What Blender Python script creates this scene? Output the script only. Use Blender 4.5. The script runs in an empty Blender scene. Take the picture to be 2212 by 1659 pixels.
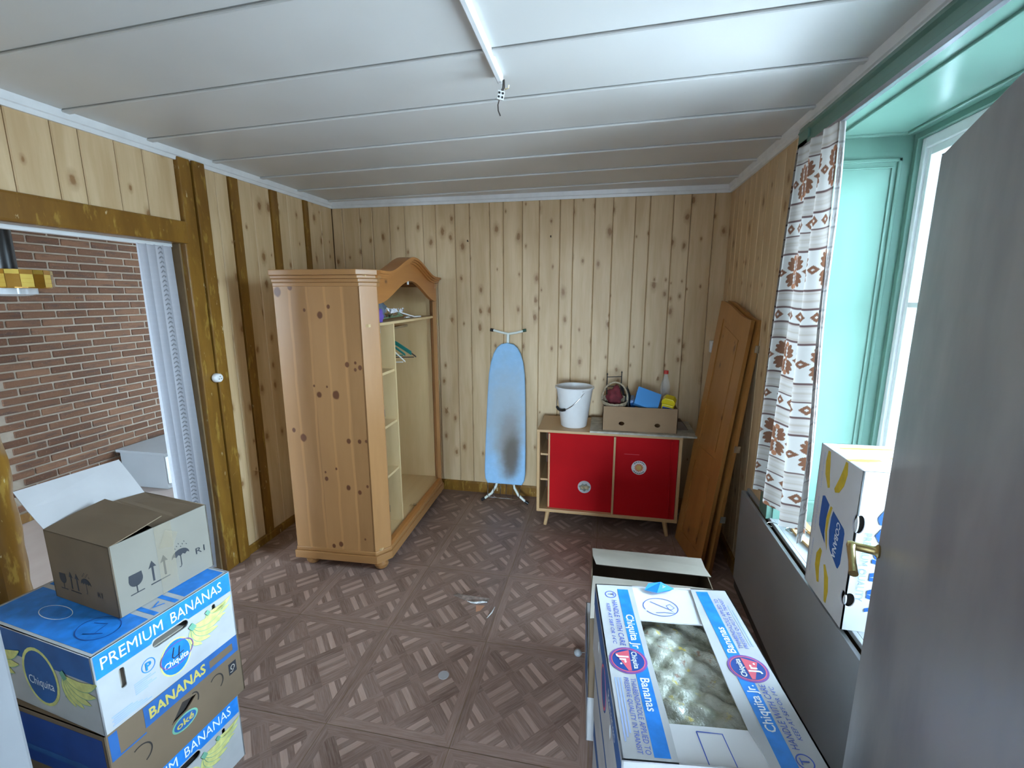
import bpy, bmesh, math, random
import numpy as np
from mathutils import Matrix, Vector

random.seed(7)
SC = bpy.context.scene
COL = SC.collection

# ------------------------------------------------------------------ camera
yaw, pitch, roll = math.radians(-11.40008851), math.radians(10.8571118), math.radians(0.06362021)
FPX = 996.4319
fw = Vector((math.sin(yaw) * math.cos(pitch), math.cos(yaw) * math.cos(pitch), -math.sin(pitch)))
rt = Vector((math.cos(yaw), -math.sin(yaw), 0))
dn = fw.cross(rt)
r2 = math.cos(roll) * rt + math.sin(roll) * dn
d2 = -math.sin(roll) * rt + math.cos(roll) * dn
cam_data = bpy.data.cameras.new('camera')
cam_data.sensor_fit = 'HORIZONTAL'
cam_data.sensor_width = 36.0
cam_data.lens = FPX / 2212.0 * 36.0
cam_data.clip_start = 0.02
cam = bpy.data.objects.new('camera', cam_data)
COL.objects.link(cam)
up = -d2
cam.matrix_world = Matrix(((r2.x, up.x, -fw.x, 2.2193), (r2.y, up.y, -fw.y, 0.0), (r2.z, up.z, -fw.z, 1.65), (0, 0, 0, 1)))
SC.camera = cam

# ------------------------------------------------------------------ sky, exposure
world = bpy.data.worlds.new('overcast_sky')
SC.world = world
world.use_nodes = True
bg = world.node_tree.nodes['Background']
bg.inputs[1].default_value = 19.0
_t = world.node_tree
_tc = _t.nodes.new('ShaderNodeTexCoord')
_sp = _t.nodes.new('ShaderNodeSeparateXYZ')
_t.links.new(_tc.outputs['Generated'], _sp.inputs[0])
_rp = _t.nodes.new('ShaderNodeValToRGB')      # overcast sky above, duller ground below the horizon
_rp.color_ramp.elements[0].position = 0.47
_rp.color_ramp.elements[0].color = (0.27, 0.34, 0.40, 1)
_rp.color_ramp.elements[1].position = 0.53
_rp.color_ramp.elements[1].color = (0.60, 0.81, 1.0, 1)
_mr = _t.nodes.new('ShaderNodeMapRange')
_mr.inputs[1].default_value = -1.0
_t.links.new(_sp.outputs[2], _mr.inputs[0])
_t.links.new(_mr.outputs[0], _rp.inputs[0])
_t.links.new(_rp.outputs[0], bg.inputs[0])
vs = SC.view_settings
vs.view_transform = 'Standard'
vs.look = 'None'
vs.gamma = 1.0
vs.use_curve_mapping = False
vs.exposure = 2.3
SC.cycles.max_bounces = 12
SC.cycles.diffuse_bounces = 8
SC.cycles.glossy_bounces = 4
SC.cycles.transparent_max_bounces = 12
SC.cycles.sample_clamp_indirect = 6.0



def portal(name, loc, rot, sx, sy):
    l = bpy.data.lights.new(name, 'AREA')
    l.shape = 'RECTANGLE'
    l.size, l.size_y = sx, sy
    l.cycles.is_portal = True
    o = bpy.data.objects.new(name, l)
    o.location = loc
    o.rotation_euler = rot
    COL.objects.link(o)


portal('window_daylight', (3.50, 1.705, 1.43), (0, math.radians(90), 0), 1.66, 1.07)
portal('added_hall_fill', (2.65, -5.12, 1.45), (math.radians(90), 0, 0), 1.3, 1.5)  # portal at an unseen hall window, added as fill light for the back wall
portal('side_room_daylight', (-1.35, -1.42, 1.45), (math.radians(90), 0, 0), 0.7, 1.3)

# ------------------------------------------------------------------ node helpers
class NT:
    def __init__(self, name, rough=0.5):
        self.m = bpy.data.materials.new(name)
        self.m.use_nodes = True
        self.t = self.m.node_tree
        self.b = self.t.nodes['Principled BSDF']
        self.out = self.t.nodes['Material Output']
        self.b.inputs['Roughness'].default_value = rough

    def n(self, typ, out=0, props=None, **ins):
        nd = self.t.nodes.new('ShaderNode' + typ)
        for k, v in (props or {}).items():
            setattr(nd, k, v)
        for k, v in ins.items():
            key = int(k[1:]) if k[0] == 'i' and k[1:].isdigit() else k.replace('_', ' ')
            self.set(nd.inputs[key], v)
        return nd.outputs[out]

    def set(self, sock, v):
        if isinstance(v, bpy.types.NodeSocket):
            self.t.links.new(v, sock)
        elif isinstance(v, (tuple, list)) and len(v) == 3 and sock.type == 'RGBA':
            sock.default_value = (*v, 1)
        else:
            sock.default_value = v

    def math(self, op, a, b=0.0, c=None, clamp=False):
        nd = self.t.nodes.new('ShaderNodeMath')
        nd.operation = op
        nd.use_clamp = clamp
        self.set(nd.inputs[0], a)
        self.set(nd.inputs[1], b)
        if c is not None:
            self.set(nd.inputs[2], c)
        return nd.outputs[0]

    def vmath(self, op, a, b, out=0):
        nd = self.t.nodes.new('ShaderNodeVectorMath')
        nd.operation = op
        self.set(nd.inputs[0], a)
        self.set(nd.inputs[1], b)
        return nd.outputs[out]

    def mix(self, f, a, b, mode='MIX'):
        nd = self.t.nodes.new('ShaderNodeMix')
        nd.data_type = 'RGBA'
        nd.blend_type = mode
        self.set(nd.inputs[0], f)
        self.set(nd.inputs[6], a)
        self.set(nd.inputs[7], b)
        return nd.outputs[2]

    def step(self, x, lo, hi):
        nd = self.t.nodes.new('ShaderNodeMapRange')
        nd.interpolation_type = 'SMOOTHSTEP'
        self.set(nd.inputs[0], x)
        nd.inputs[1].default_value = lo
        nd.inputs[2].default_value = hi
        return nd.outputs[0]

    def scale(self, v, s):
        return self.vmath('MULTIPLY', v, tuple(s))

    def obj(self):
        return self.n('TexCoord', 3)

    def rnd(self):
        return self.n('ObjectInfo', 5)

    def noise(self, v, scale=1.0, detail=3.0, rough=0.5):
        return self.n('TexNoise', 0, Vector=v, Scale=scale, Detail=detail, Roughness=rough)

    def color(self, c):
        self.set(self.b.inputs['Base Color'], c)
        return self

    def bump(self, h, strength=0.2, dist=0.002):
        self.set(self.b.inputs['Normal'], self.n('Bump', 0, Strength=strength, Distance=dist, Height=h))


def plain(name, c, rough=0.5, metal=0.0, var=0.06, vs_=14.0, spec=None, bump=0.0):
    m = NT(name, rough)
    nz = m.noise(m.obj(), vs_, 3.0)
    dark = tuple(x * (1 - 2.2 * var) for x in c)
    lite = tuple(min(1, x * (1 + var)) for x in c)
    m.color(m.mix(m.step(nz, 0.25, 0.75), dark, lite))
    m.b.inputs['Metallic'].default_value = metal
    if spec is not None:
        m.b.inputs['Specular IOR Level'].default_value = spec
    if bump:
        m.bump(m.noise(m.obj(), vs_ * 4, 4), bump)
    return m.m


def wood(name, c1, c2, kc, al=2, ac=0, rough=0.5, knots=0.45, cell=(0.13, 0.24), kr=0.15, grain=24.0, stave=0.0, random_shift=True, spots=None, streak=1.0):
    m = NT(name, rough)
    v = m.obj()
    if random_shift:
        r = m.rnd()
        off = m.n('CombineXYZ', 0, X=m.math('MULTIPLY', r, 7.31), Y=m.math('MULTIPLY', r, 13.7), Z=m.math('MULTIPLY', r, 23.9))
        vv = m.vmath('ADD', v, off)
    else:
        vv = v
    sep = m.t.nodes.new('ShaderNodeSeparateXYZ')
    m.set(sep.inputs[0], vv)
    A, L = sep.outputs[ac], sep.outputs[al]
    # warp
    w = m.noise(vv, 3.0, 2.0)
    Aw = m.math('ADD', A, m.math('MULTIPLY', w, 0.035))
    g = m.n('CombineXYZ', 0, X=m.math('MULTIPLY', Aw, grain), Y=m.math('MULTIPLY', L, 1.1), Z=0.0)
    gn = m.noise(g, 1.0, 4.0, 0.6)
    g2 = m.n('CombineXYZ', 0, X=m.math('MULTIPLY', Aw, grain * 5), Y=m.math('MULTIPLY', L, 3.0), Z=0.0)
    gf = m.noise(g2, 1.0, 3.0, 0.6)
    col = m.mix(m.step(gn, 0.5 - 0.26 * streak, 0.5 + 0.26 * streak), c2, c1)
    col = m.mix(m.math('MULTIPLY', m.step(gf, 0.35, 0.8), 0.28), col, c2)
    if stave:
        st = m.n('TexWhiteNoise', 0, {'noise_dimensions': '1D'}, W=m.math('FLOOR', m.math('MULTIPLY', A, 1.0 / stave)))
        col = m.mix(m.math('MULTIPLY', st, 0.45), col, tuple(min(1, x * 1.35) for x in c1))
        fr_ = m.math('FRACT', m.math('MULTIPLY', Aw, 1.0 / stave))
        col = m.mix(m.math('MULTIPLY', m.math('LESS_THAN', fr_, 0.13), 0.30), col, tuple(min(1, x * 1.7) for x in c1))
    if knots > 0:
        kv = m.n('CombineXYZ', 0, X=m.math('MULTIPLY', A, 1 / cell[0]), Y=m.math('MULTIPLY', L, 1 / cell[1]), Z=0.0)
        vo = m.t.nodes.new('ShaderNodeTexVoronoi')
        vo.voronoi_dimensions = '2D'
        vo.feature = 'F1'
        m.set(vo.inputs['Vector'], kv)
        vo.inputs['Scale'].default_value = 1.0
        sc = m.t.nodes.new('ShaderNodeSeparateColor')
        m.t.links.new(vo.outputs['Color'], sc.inputs[0])
        on = m.math('LESS_THAN', sc.outputs[0], knots)
        rr = m.math('MULTIPLY_ADD', sc.outputs[1], kr * 1.1, kr * 0.35)
        d = m.math('DIVIDE', vo.outputs['Distance'], rr)
        d = m.math('ADD', d, m.math('MULTIPLY', m.math('SUBTRACT', m.noise(vv, 45.0, 2.0), 0.5), 0.9))
        halo = m.math('MULTIPLY', m.math('SUBTRACT', 1.0, m.step(d, 0.8, 2.2)), on)
        core = m.math('MULTIPLY', m.math('SUBTRACT', 1.0, m.step(d, 0.45, 1.0)), on)
        col = m.mix(m.math('MULTIPLY', halo, 0.35), col, kc)
        col = m.mix(m.math('MULTIPLY', core, 0.85), col, kc)
    for (sx, sz, sr) in (spots or ()):
        dx = m.math('DIVIDE', m.math('SUBTRACT', A, sx), sr)
        dz = m.math('DIVIDE', m.math('SUBTRACT', L, sz), sr * 1.25)
        d = m.math('SQRT', m.math('ADD', m.math('MULTIPLY', dx, dx), m.math('MULTIPLY', dz, dz)))
        d = m.math('ADD', d, m.math('MULTIPLY', m.math('SUBTRACT', gf, 0.5), 0.6))
        col = m.mix(m.math('MULTIPLY', m.math('SUBTRACT', 1.0, m.step(d, 0.75, 1.2)), 0.95), col, kc)
    m.color(col)
    m.bump(gf, 0.08, 0.001)
    return m.m


def attr_mat(name, rough=0.7, transl=0.0, grain=0.0):
    m = NT(name, rough)
    c = m.n('Attribute', 0, {'attribute_name': 'Col'})
    if grain:
        uv = m.n('TexCoord', 2)
        g = m.noise(m.scale(uv, (6, 90, 1)), 1.0, 4.0, 0.6)
        g2 = m.noise(m.scale(uv, (2.5, 22, 1)), 1.0, 2.0, 0.6)
        c = m.mix(m.math('MULTIPLY', m.step(g, 0.3, 0.75), grain), c, (0.50, 0.40, 0.35), 'MIX')
        c = m.mix(m.math('MULTIPLY', m.step(g2, 0.4, 0.8), grain * 0.8), c, (0.10, 0.062, 0.05), 'MIX')
    m.color(c)
    if transl:
        tr = m.n('BsdfTranslucent', 0, Color=c)
        mx = m.n('MixShader', 0, i0=transl, i1=m.b.outputs[0], i2=tr)
        m.t.links.new(mx, m.out.inputs[0])
    return m.m


# ------------------------------------------------------------------ object helpers
def prop(o, label=None, cat=None, group=None, kind=None):
    if label:
        o['label'] = label
    if cat:
        o['category'] = cat
    if group:
        o['group'] = group
    if kind:
        o['kind'] = kind
    return o


def thing(name, label, cat, loc=(0, 0, 0), rz=0.0, group=None, rot=None):
    o = bpy.data.objects.new(name, None)
    o.empty_display_size = 0.1
    o.location = loc
    o.rotation_euler = rot if rot else (0, 0, math.radians(rz))
    COL.objects.link(o)
    return prop(o, label, cat, group)


def add(name, me, mat, parent=None, loc=None, rot=None):
    o = bpy.data.objects.new(name, me)
    if mat is not None and not me.materials:
        me.materials.append(mat)
    COL.objects.link(o)
    if parent:
        o.parent = parent
    if loc:
        o.location = loc
    if rot:
        o.rotation_euler = rot
    return o


class MB:
    def __init__(self):
        self.v, self.f = [], []

    def raw(self, v, f):
        k = len(self.v)
        self.v += [tuple(p) for p in v]
        self.f += [tuple(i + k for i in q) for q in f]
        return self

    def box(self, x0, x1, y0, y1, z0, z1):
        return self.raw([(x0, y0, z0), (x1, y0, z0), (x1, y1, z0), (x0, y1, z0), (x0, y0, z1), (x1, y0, z1), (x1, y1, z1), (x0, y1, z1)],
                        [(3, 2, 1, 0), (4, 5, 6, 7), (0, 1, 5, 4), (1, 2, 6, 5), (2, 3, 7, 6), (3, 0, 4, 7)])

    def prism(self, poly, axis, a, b):
        """extrude a 2D polygon along an axis from a to b; poly is in the two other axes in xyz order"""
        def P(u, w, t):
            return {0: (t, u, w), 1: (u, t, w), 2: (u, w, t)}[axis]
        n = len(poly)
        v = [P(u, w, a) for u, w in poly] + [P(u, w, b) for u, w in poly]
        f = [tuple(range(n)), tuple(range(2 * n - 1, n - 1, -1))] + [(i, i + n, (i + 1) % n + n, (i + 1) % n) for i in range(n)]
        return self.raw(v, f)

    def tube(self, pts, r, n=8, cap=True, closed=False):
        pts = [Vector(p) for p in pts]
        rs = r if isinstance(r, (list, tuple)) else [r] * len(pts)
        vs, fs = [], []
        pn = None
        m = len(pts)
        for i, p in enumerate(pts):
            if closed:
                t = pts[(i + 1) % m] - pts[i - 1]
            else:
                t = pts[min(i + 1, m - 1)] - pts[max(i - 1, 0)]
            t.normalize()
            if pn is None:
                a = Vector((0, 0, 1)) if abs(t.z) < 0.9 else Vector((1, 0, 0))
                pn = t.cross(a).normalized()
            pn = (pn - t * pn.dot(t)).normalized()
            bn = t.cross(pn)
            for k in range(n):
                a = 2 * math.pi * k / n
                vs.append(p + (pn * math.cos(a) + bn * math.sin(a)) * rs[i])
        for i in range(m if closed else m - 1):
            j = (i + 1) % m
            for k in range(n):
                k2 = (k + 1) % n
                fs.append((i * n + k, i * n + k2, j * n + k2, j * n + k))
        if cap and not closed:
            fs.append(tuple(range(n - 1, -1, -1)))
            fs.append(tuple((m - 1) * n + k for k in range(n)))
        return self.raw(vs, fs)

    def lathe(self, prof, n=24, c=(0, 0, 0), cap0=True, cap1=True):
        vs, fs = [], []
        for (r, z) in prof:
            for k in range(n):
                a = 2 * math.pi * k / n
                vs.append((c[0] + r * math.cos(a), c[1] + r * math.sin(a), c[2] + z))
        m = len(prof)
        for i in range(m - 1):
            for k in range(n):
                k2 = (k + 1) % n
                fs.append((i * n + k, i * n + k2, (i + 1) * n + k2, (i + 1) * n + k))
        if cap0:
            fs.append(tuple(range(n - 1, -1, -1)))
        if cap1:
            fs.append(tuple((m - 1) * n + k for k in range(n)))
        return self.raw(vs, fs)

    def move(self, M4):
        self.v = [tuple(M4 @ Vector(p)) for p in self.v]
        return self

    def mesh(self, name, bevel=0.0, smooth=False, seg=2):
        me = bpy.data.meshes.new(name)
        me.from_pydata(self.v, [], self.f)
        bm = bmesh.new()
        bm.from_mesh(me)
        bmesh.ops.recalc_face_normals(bm, faces=bm.faces)
        if bevel:
            ed = [e for e in bm.edges if len(e.link_faces) == 2 and e.calc_face_angle(0) > 0.5]
            bmesh.ops.bevel(bm, geom=ed, offset=bevel, segments=seg, profile=0.6, affect='EDGES', clamp_overlap=True)
        if smooth:
            for q in bm.faces:
                q.smooth = True
            for e in bm.edges:
                if len(e.link_faces) == 2 and e.calc_face_angle(0) > 0.7:
                    e.smooth = False
        bm.to_mesh(me)
        bm.free()
        return me

    def build(self, name, mat, parent=None, bevel=0.0, smooth=False, loc=None, rot=None, seg=2):
        return add(name, self.mesh(name, bevel, smooth, seg), mat, parent, loc, rot)


def box(name, mat, parent, x0, x1, y0, y1, z0, z1, bevel=0.0, **k):
    return MB().box(x0, x1, y0, y1, z0, z1).build(name, mat, parent, bevel, **k)


def frame4(O, U, V):
    O, U, V = Vector(O), Vector(U).normalized(), Vector(V).normalized()
    N = U.cross(V)
    return Matrix(((U.x, V.x, N.x, O.x), (U.y, V.y, N.y, O.y), (U.z, V.z, N.z, O.z), (0, 0, 0, 1)))


def shape2d(name, loops, thick, F, mat, parent, lift=0.0, res=1):
    """flat outline with holes (loops of (u, v)), given a thickness, laid in frame F"""
    cu = bpy.data.curves.new('tmp', 'CURVE')
    cu.dimensions = '2D'
    cu.fill_mode = 'BOTH'
    cu.extrude = thick / 2
    for lp in loops:
        s = cu.splines.new('POLY')
        s.points.add(len(lp) - 1)
        for i, (a, b) in enumerate(lp):
            s.points[i].co = (a, b, 0, 1)
        s.use_cyclic_u = True
    return _curve_out(name, cu, thick, F, mat, parent, lift)


def _curve_out(name, cu, thick, F, mat, parent, lift, pre=None):
    ob = bpy.data.objects.new('tmp', cu)
    me = bpy.data.meshes.new_from_object(ob)
    bpy.data.objects.remove(ob)
    bpy.data.curves.remove(cu)
    T = F @ Matrix.Translation((0, 0, lift + thick / 2))
    if pre is not None:
        T = T @ pre
    me.transform(T)
    me.materials.clear()
    me.name = name
    return add(name, me, mat, parent)


def text(name, body, h, F, u, v, mat, parent, ang=0.0, width=None, shear=0.0, align='LEFT', thick=0.0004, lift=0.0008, spc=1.0, bold=0.0):
    cu = bpy.data.curves.new('tmp', 'FONT')
    cu.body = body
    cu.size = 1.0
    cu.resolution_u = 2
    cu.shear = shear
    cu.space_character = spc
    cu.offset = bold
    cu.extrude = 0.0
    cu.align_x = 'LEFT'
    ob = bpy.data.objects.new('tmp', cu)
    me = bpy.data.meshes.new_from_object(ob)
    bpy.data.objects.remove(ob)
    bpy.data.curves.remove(cu)
    if not me.vertices:
        return None
    xs = [q.co.x for q in me.vertices]
    ys = [q.co.y for q in me.vertices]
    x0, x1 = min(xs), max(xs)
    s = h / 0.72
    sx = (width / (x1 - x0)) if width else s
    dx = {'LEFT': -x0, 'CENTER': -(x0 + x1) / 2, 'RIGHT': -x1}[align]
    T = F @ Matrix.Translation((u, v, lift + thick)) @ Matrix.Rotation(math.radians(ang), 4, 'Z') @ Matrix.Diagonal((sx, s, 1, 1)) @ Matrix.Translation((dx, 0, 0))
    me.transform(T)
    me.materials.clear()
    me.name = name
    return add(name, me, mat, parent)


def ell(cx, cy, rx, ry, n=28, a0=0.0):
    c, s = math.cos(a0), math.sin(a0)
    out = []
    for k in range(n):
        a = 2 * math.pi * k / n
        x, y = rx * math.cos(a), ry * math.sin(a)
        out.append((cx + x * c - y * s, cy + x * s + y * c))
    return out


def rect(x0, x1, y0, y1):
    return [(x0, y0), (x1, y0), (x1, y1), (x0, y1)]


def stadium(cx, cy, w, h, n=8):
    r = h / 2
    out = []
    for k in range(n + 1):
        a = -math.pi / 2 + math.pi * k / n
        out.append((cx + w / 2 - r + r * math.cos(a), cy + r * math.sin(a)))
    for k in range(n + 1):
        a = math.pi / 2 + math.pi * k / n
        out.append((cx - w / 2 + r + r * math.cos(a), cy + r * math.sin(a)))
    return out


def stadium_v(cx, cy, w, h, n=6):
    return [(cx - (y - cy), cy + (x - cx)) for x, y in stadium(cx, cy, h, w, n)]


def ribbon(pts, w):
    """outline of a pen stroke"""
    L, R = [], []
    m = len(pts)
    for i in range(m):
        ax, ay = pts[max(i - 1, 0)]
        bx, by = pts[min(i + 1, m - 1)]
        dx, dy = bx - ax, by - ay
        q = math.hypot(dx, dy) or 1
        nx, ny = -dy / q * w / 2, dx / q * w / 2
        L.append((pts[i][0] + nx, pts[i][1] + ny))
        R.append((pts[i][0] - nx, pts[i][1] - ny))
    return L, R


def stroke(name, pts, w, F, mat, parent, lift=0.0012):
    L, R = ribbon(pts, w)
    m = len(pts)
    v = [F @ Vector((a, b, lift)) for a, b in L] + [F @ Vector((a, b, lift)) for a, b in R]
    f = [(i + m, i + m + 1, i + 1, i) for i in range(m - 1)]
    me = bpy.data.meshes.new(name)
    me.from_pydata([tuple(q) for q in v], [], f)
    return add(name, me, mat, parent)


def banana(cx, cy, ln, wd, ang, bend=0.5, n=10):
    """crescent outline"""
    up_, lo = [], []
    for k in range(n + 1):
        t = -1 + 2 * k / n
        y = -bend * ln * 0.5 * (1 - t * t)
        hw = wd / 2 * max(0.12, (1 - abs(t) ** 3))
        up_.append((t * ln / 2, y + hw))
        lo.append((t * ln / 2, y - hw))
    pts = up_ + lo[::-1]
    c, s = math.cos(math.radians(ang)), math.sin(math.radians(ang))
    return [(cx + x * c - y * s, cy + x * s + y * c) for x, y in pts]


def copy_tree(o, parent=None):
    c = o.copy()
    COL.objects.link(c)
    c.parent = parent
    for ch in list(o.children):
        copy_tree(ch, c)
    return c


def cloth(name, mat, parent, W, Z0, Z1, pos, colf, nu, nz):
    """a hanging cloth: pos(u, z) -> point, colf(U, Z) -> rgb arrays, u in 0..W metres of cloth"""
    us = np.linspace(0, W, nu)
    zs = np.linspace(Z0, Z1, nz)
    U, Zg = np.meshgrid(us, zs)
    P = pos(U, Zg)
    verts = np.stack(P, -1).reshape(-1, 3)
    idx = np.arange(nu * nz).reshape(nz, nu)
    q = np.stack([idx[:-1, :-1], idx[:-1, 1:], idx[1:, 1:], idx[1:, :-1]], -1).reshape(-1, 4)
    me = bpy.data.meshes.new(name)
    me.from_pydata(verts.tolist(), [], q.tolist())
    c = colf(U, Zg).reshape(-1, 3)
    at = me.color_attributes.new('Col', 'FLOAT_COLOR', 'POINT')
    at.data.foreach_set('color', np.concatenate([c, np.ones((len(c), 1))], 1).astype(np.float32).ravel())
    me.polygons.foreach_set('use_smooth', [True] * len(me.polygons))
    return add(name, me, mat, parent)

# ------------------------------------------------------------------ materials
M = {}
M['pine_wall'] = wood('pine_panelling', (0.70, 0.515, 0.31), (0.52, 0.345, 0.175), (0.25, 0.115, 0.032), knots=0.34, cell=(0.085, 0.16), kr=0.15, rough=0.5, grain=11, streak=1.0)
KN = [(0.026, 1.672, .022), (0.103, 1.696, .014), (0.179, 1.572, .008), (0.27, 1.545, .016), (0.324, 1.591, .01), (0.413, 1.271, .013), (0.489, 1.255, .011), (0.459, 1.243, .008), (0.462, 1.282, .007), (0.201, 1.144, .006), (0.28, 1.141, .006), (0.228, 1.093, .016), (0.331, 1.095, .021),
      (0.048, 0.875, .011), (0.107, 0.831, .019), (0.39, 0.823, .014), (0.457, 0.824, .011), (0.497, 0.827, .008), (0.299, 0.649, .007), (0.228, 0.624, .006), (0.232, 0.583, .012), (0.367, 0.535, .014), (0.488, 0.55, .008), (0.438, 0.51, .011), (0.245, 0.15, .011), (0.293, 0.165, .014), (0.452, 0.21, .006)]
HON1, HON2, HONK = (0.39, 0.195, 0.076), (0.32, 0.15, 0.052), (0.13, 0.04, 0.015)
M['pine_side'] = wood('honey_pine_side', HON1, HON2, HONK, knots=0, rough=0.38, grain=7, stave=0.105, random_shift=False, spots=KN)
M['pine_v'] = wood('honey_pine_upright', (0.46, 0.225, 0.085), (0.38, 0.175, 0.06), HONK, al=2, ac=1, knots=0.35, cell=(0.2, 0.3), kr=0.035, rough=0.36, grain=9)
M['pine_y'] = wood('honey_pine_along', (0.46, 0.185, 0.045), (0.37, 0.135, 0.03), HONK, al=1, ac=2, knots=0.35, cell=(0.2, 0.3), kr=0.04, rough=0.34, grain=11)
M['pine_x'] = wood('honey_pine_across', (0.42, 0.205, 0.075), (0.34, 0.155, 0.05), HONK, al=0, ac=2, knots=0.3, cell=(0.2, 0.3), kr=0.05, rough=0.36, grain=9)
M['pine_door'] = wood('amber_pine_door', (0.42, 0.19, 0.05), (0.33, 0.135, 0.032), HONK, al=2, ac=0, knots=0.4, cell=(0.16, 0.3), kr=0.05, rough=0.36, grain=10)
M['laminate'] = wood('pale_laminate', (0.68, 0.49, 0.26), (0.62, 0.43, 0.215), (0.3, 0.2, 0.1), knots=0, rough=0.45, grain=8, streak=0.6, random_shift=False)
M['cab_wood'] = wood('light_cabinet_wood', (0.56, 0.35, 0.17), (0.47, 0.28, 0.125), (0.3, 0.15, 0.06), al=0, ac=2, knots=0, rough=0.42, grain=12)
M['dark_in'] = plain('dark_brown_interior', (0.10, 0.055, 0.03), 0.7)
M['red'] = plain('red_lacquer_board', (0.42, 0.005, 0.008), 0.7, var=0.05, vs_=3, spec=0.1)


def worn_ochre():
    m = NT('worn_ochre_paint', 0.32)
    v = m.obj()
    a = m.noise(m.scale(v, (9, 9, 2.2)), 1.0, 5.0, 0.6)
    b = m.noise(m.scale(v, (40, 40, 14)), 1.0, 4.0, 0.6)
    c = m.mix(m.step(a, 0.35, 0.7), (0.17, 0.075, 0.010), (0.26, 0.125, 0.018))
    w = m.noise(m.scale(v, (14, 14, 4.0)), 1.9, 4.0, 0.6)
    c = m.mix(m.math('MULTIPLY', m.step(w, 0.56, 0.66), 0.55), c, (0.42, 0.26, 0.05))
    c = m.mix(m.math('MULTIPLY', m.step(b, 0.66, 0.72), 0.8), c, (0.66, 0.52, 0.3))
    m.color(c)
    m.bump(a, 0.25, 0.004)
    return m.m


M['ochre'] = worn_ochre()
M['groove'] = plain('dark_groove', (0.20, 0.125, 0.06), 0.8)


def white_ceiling():
    m = NT('white_ceiling_paint', 0.38)
    n1 = m.noise(m.obj(), 1.3, 3)
    n2 = m.noise(m.obj(), 22, 4)
    c = m.mix(m.step(n1, 0.3, 0.7), (0.62, 0.615, 0.60), (0.69, 0.685, 0.67))
    c = m.mix(m.math('MULTIPLY', m.step(n2, 0.74, 0.80), 0.35), c, (0.4, 0.37, 0.33))
    m.color(c)
    m.bump(n1, 0.25, 0.01)
    return m.m


M['ceil'] = white_ceiling()
M['ceil_gap'] = plain('ceiling_joint', (0.30, 0.28, 0.26), 0.9)
M['white_trim'] = plain('white_gloss_trim', (0.76, 0.765, 0.77), 0.35, var=0.03)
M['white_paint'] = plain('white_wall_paint', (0.72, 0.73, 0.74), 0.6, var=0.03, vs_=4)
M['green'] = plain('mint_green_gloss', (0.135, 0.255, 0.205), 0.24, var=0.02, vs_=3)
M['grey_panel'] = plain('grey_enamel', (0.30, 0.305, 0.31), 0.38, var=0.03, vs_=3)
M['dark_base'] = plain('dark_plinth', (0.05, 0.045, 0.04), 0.6)


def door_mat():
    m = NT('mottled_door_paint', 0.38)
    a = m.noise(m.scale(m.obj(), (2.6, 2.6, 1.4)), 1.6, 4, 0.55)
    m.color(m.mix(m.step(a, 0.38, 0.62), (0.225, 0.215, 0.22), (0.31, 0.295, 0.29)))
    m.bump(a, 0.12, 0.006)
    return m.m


M['door'] = door_mat()
M['lino'] = attr_mat('printed_parquet_lino', 0.42, grain=0.28)


def brick_mat():
    m = NT('brown_brick', 0.85)
    r = m.rnd()
    v = m.vmath('ADD', m.obj(), m.n('CombineXYZ', 0, X=m.math('MULTIPLY', r, 31.0), Y=m.math('MULTIPLY', r, 17.0), Z=0.0))
    base = m.mix(r, (0.105, 0.044, 0.021), (0.205, 0.100, 0.054))
    st = m.noise(m.scale(v, (14, 7, 38)), 1.0, 3, 0.55)
    c = m.mix(m.math('MULTIPLY', m.step(st, 0.46, 0.75), 0.75), base, (0.055, 0.035, 0.03))
    n2 = m.noise(v, 90, 3)
    c = m.mix(m.math('MULTIPLY', m.step(n2, 0.55, 0.8), 0.25), c, (0.4, 0.27, 0.2))
    m.color(c)
    m.bump(n2, 0.3, 0.002)
    return m.m


M['brick'] = brick_mat()
M['mortar'] = plain('pale_mortar', (0.38, 0.315, 0.25), 0.95, bump=0.2)
M['beige_floor'] = wood('pale_laminate_floor', (0.36, 0.285, 0.25), (0.31, 0.235, 0.2), (0.3, 0.2, 0.1), al=1, ac=0, knots=0, rough=0.3, grain=5, random_shift=False)
M['kraft'] = plain('brown_cardboard', (0.165, 0.11, 0.066), 0.8, var=0.05, vs_=6)
M['kraft_in'] = plain('pale_cardboard_inside', (0.37, 0.32, 0.265), 0.8, var=0.04, vs_=6)
M['whitecard'] = plain('white_cardboard', (0.45, 0.44, 0.44), 0.6, var=0.05, vs_=9)
M['greycard'] = plain('greyish_white_cardboard', (0.66, 0.64, 0.64), 0.65, var=0.04, vs_=5)
M['carton_face'] = plain('grey_brown_cardboard', (0.21, 0.185, 0.15), 0.8, var=0.04, vs_=6)
M['tray_kraft'] = plain('warm_brown_cardboard', (0.30, 0.185, 0.10), 0.8, var=0.04, vs_=6)
M['flapwhite'] = plain('white_flap_liner', (0.38, 0.355, 0.35), 0.6, var=0.02)
M['blue'] = plain('blue_print', (0.012, 0.205, 0.66), 0.5, var=0.10, vs_=30)
M['navy'] = plain('navy_print', (0.010, 0.055, 0.26), 0.55, var=0.08)
M['denim'] = plain('denim_blue_print', (0.02, 0.10, 0.30), 0.6, var=0.1)
M['paleblue'] = plain('pale_blue_print', (0.34, 0.42, 0.66), 0.6)
M['wprint'] = plain('white_print', (0.80, 0.83, 0.86), 0.55, var=0.04, vs_=60)
M['yellow'] = plain('yellow_print', (0.66, 0.45, 0.03), 0.55, var=0.06, vs_=40)
M['paleyellow'] = plain('pale_yellow_print', (0.66, 0.63, 0.22), 0.55, var=0.1, vs_=40)
M['leafgreen'] = plain('green_print', (0.17, 0.40, 0.27), 0.55, var=0.1)
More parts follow.
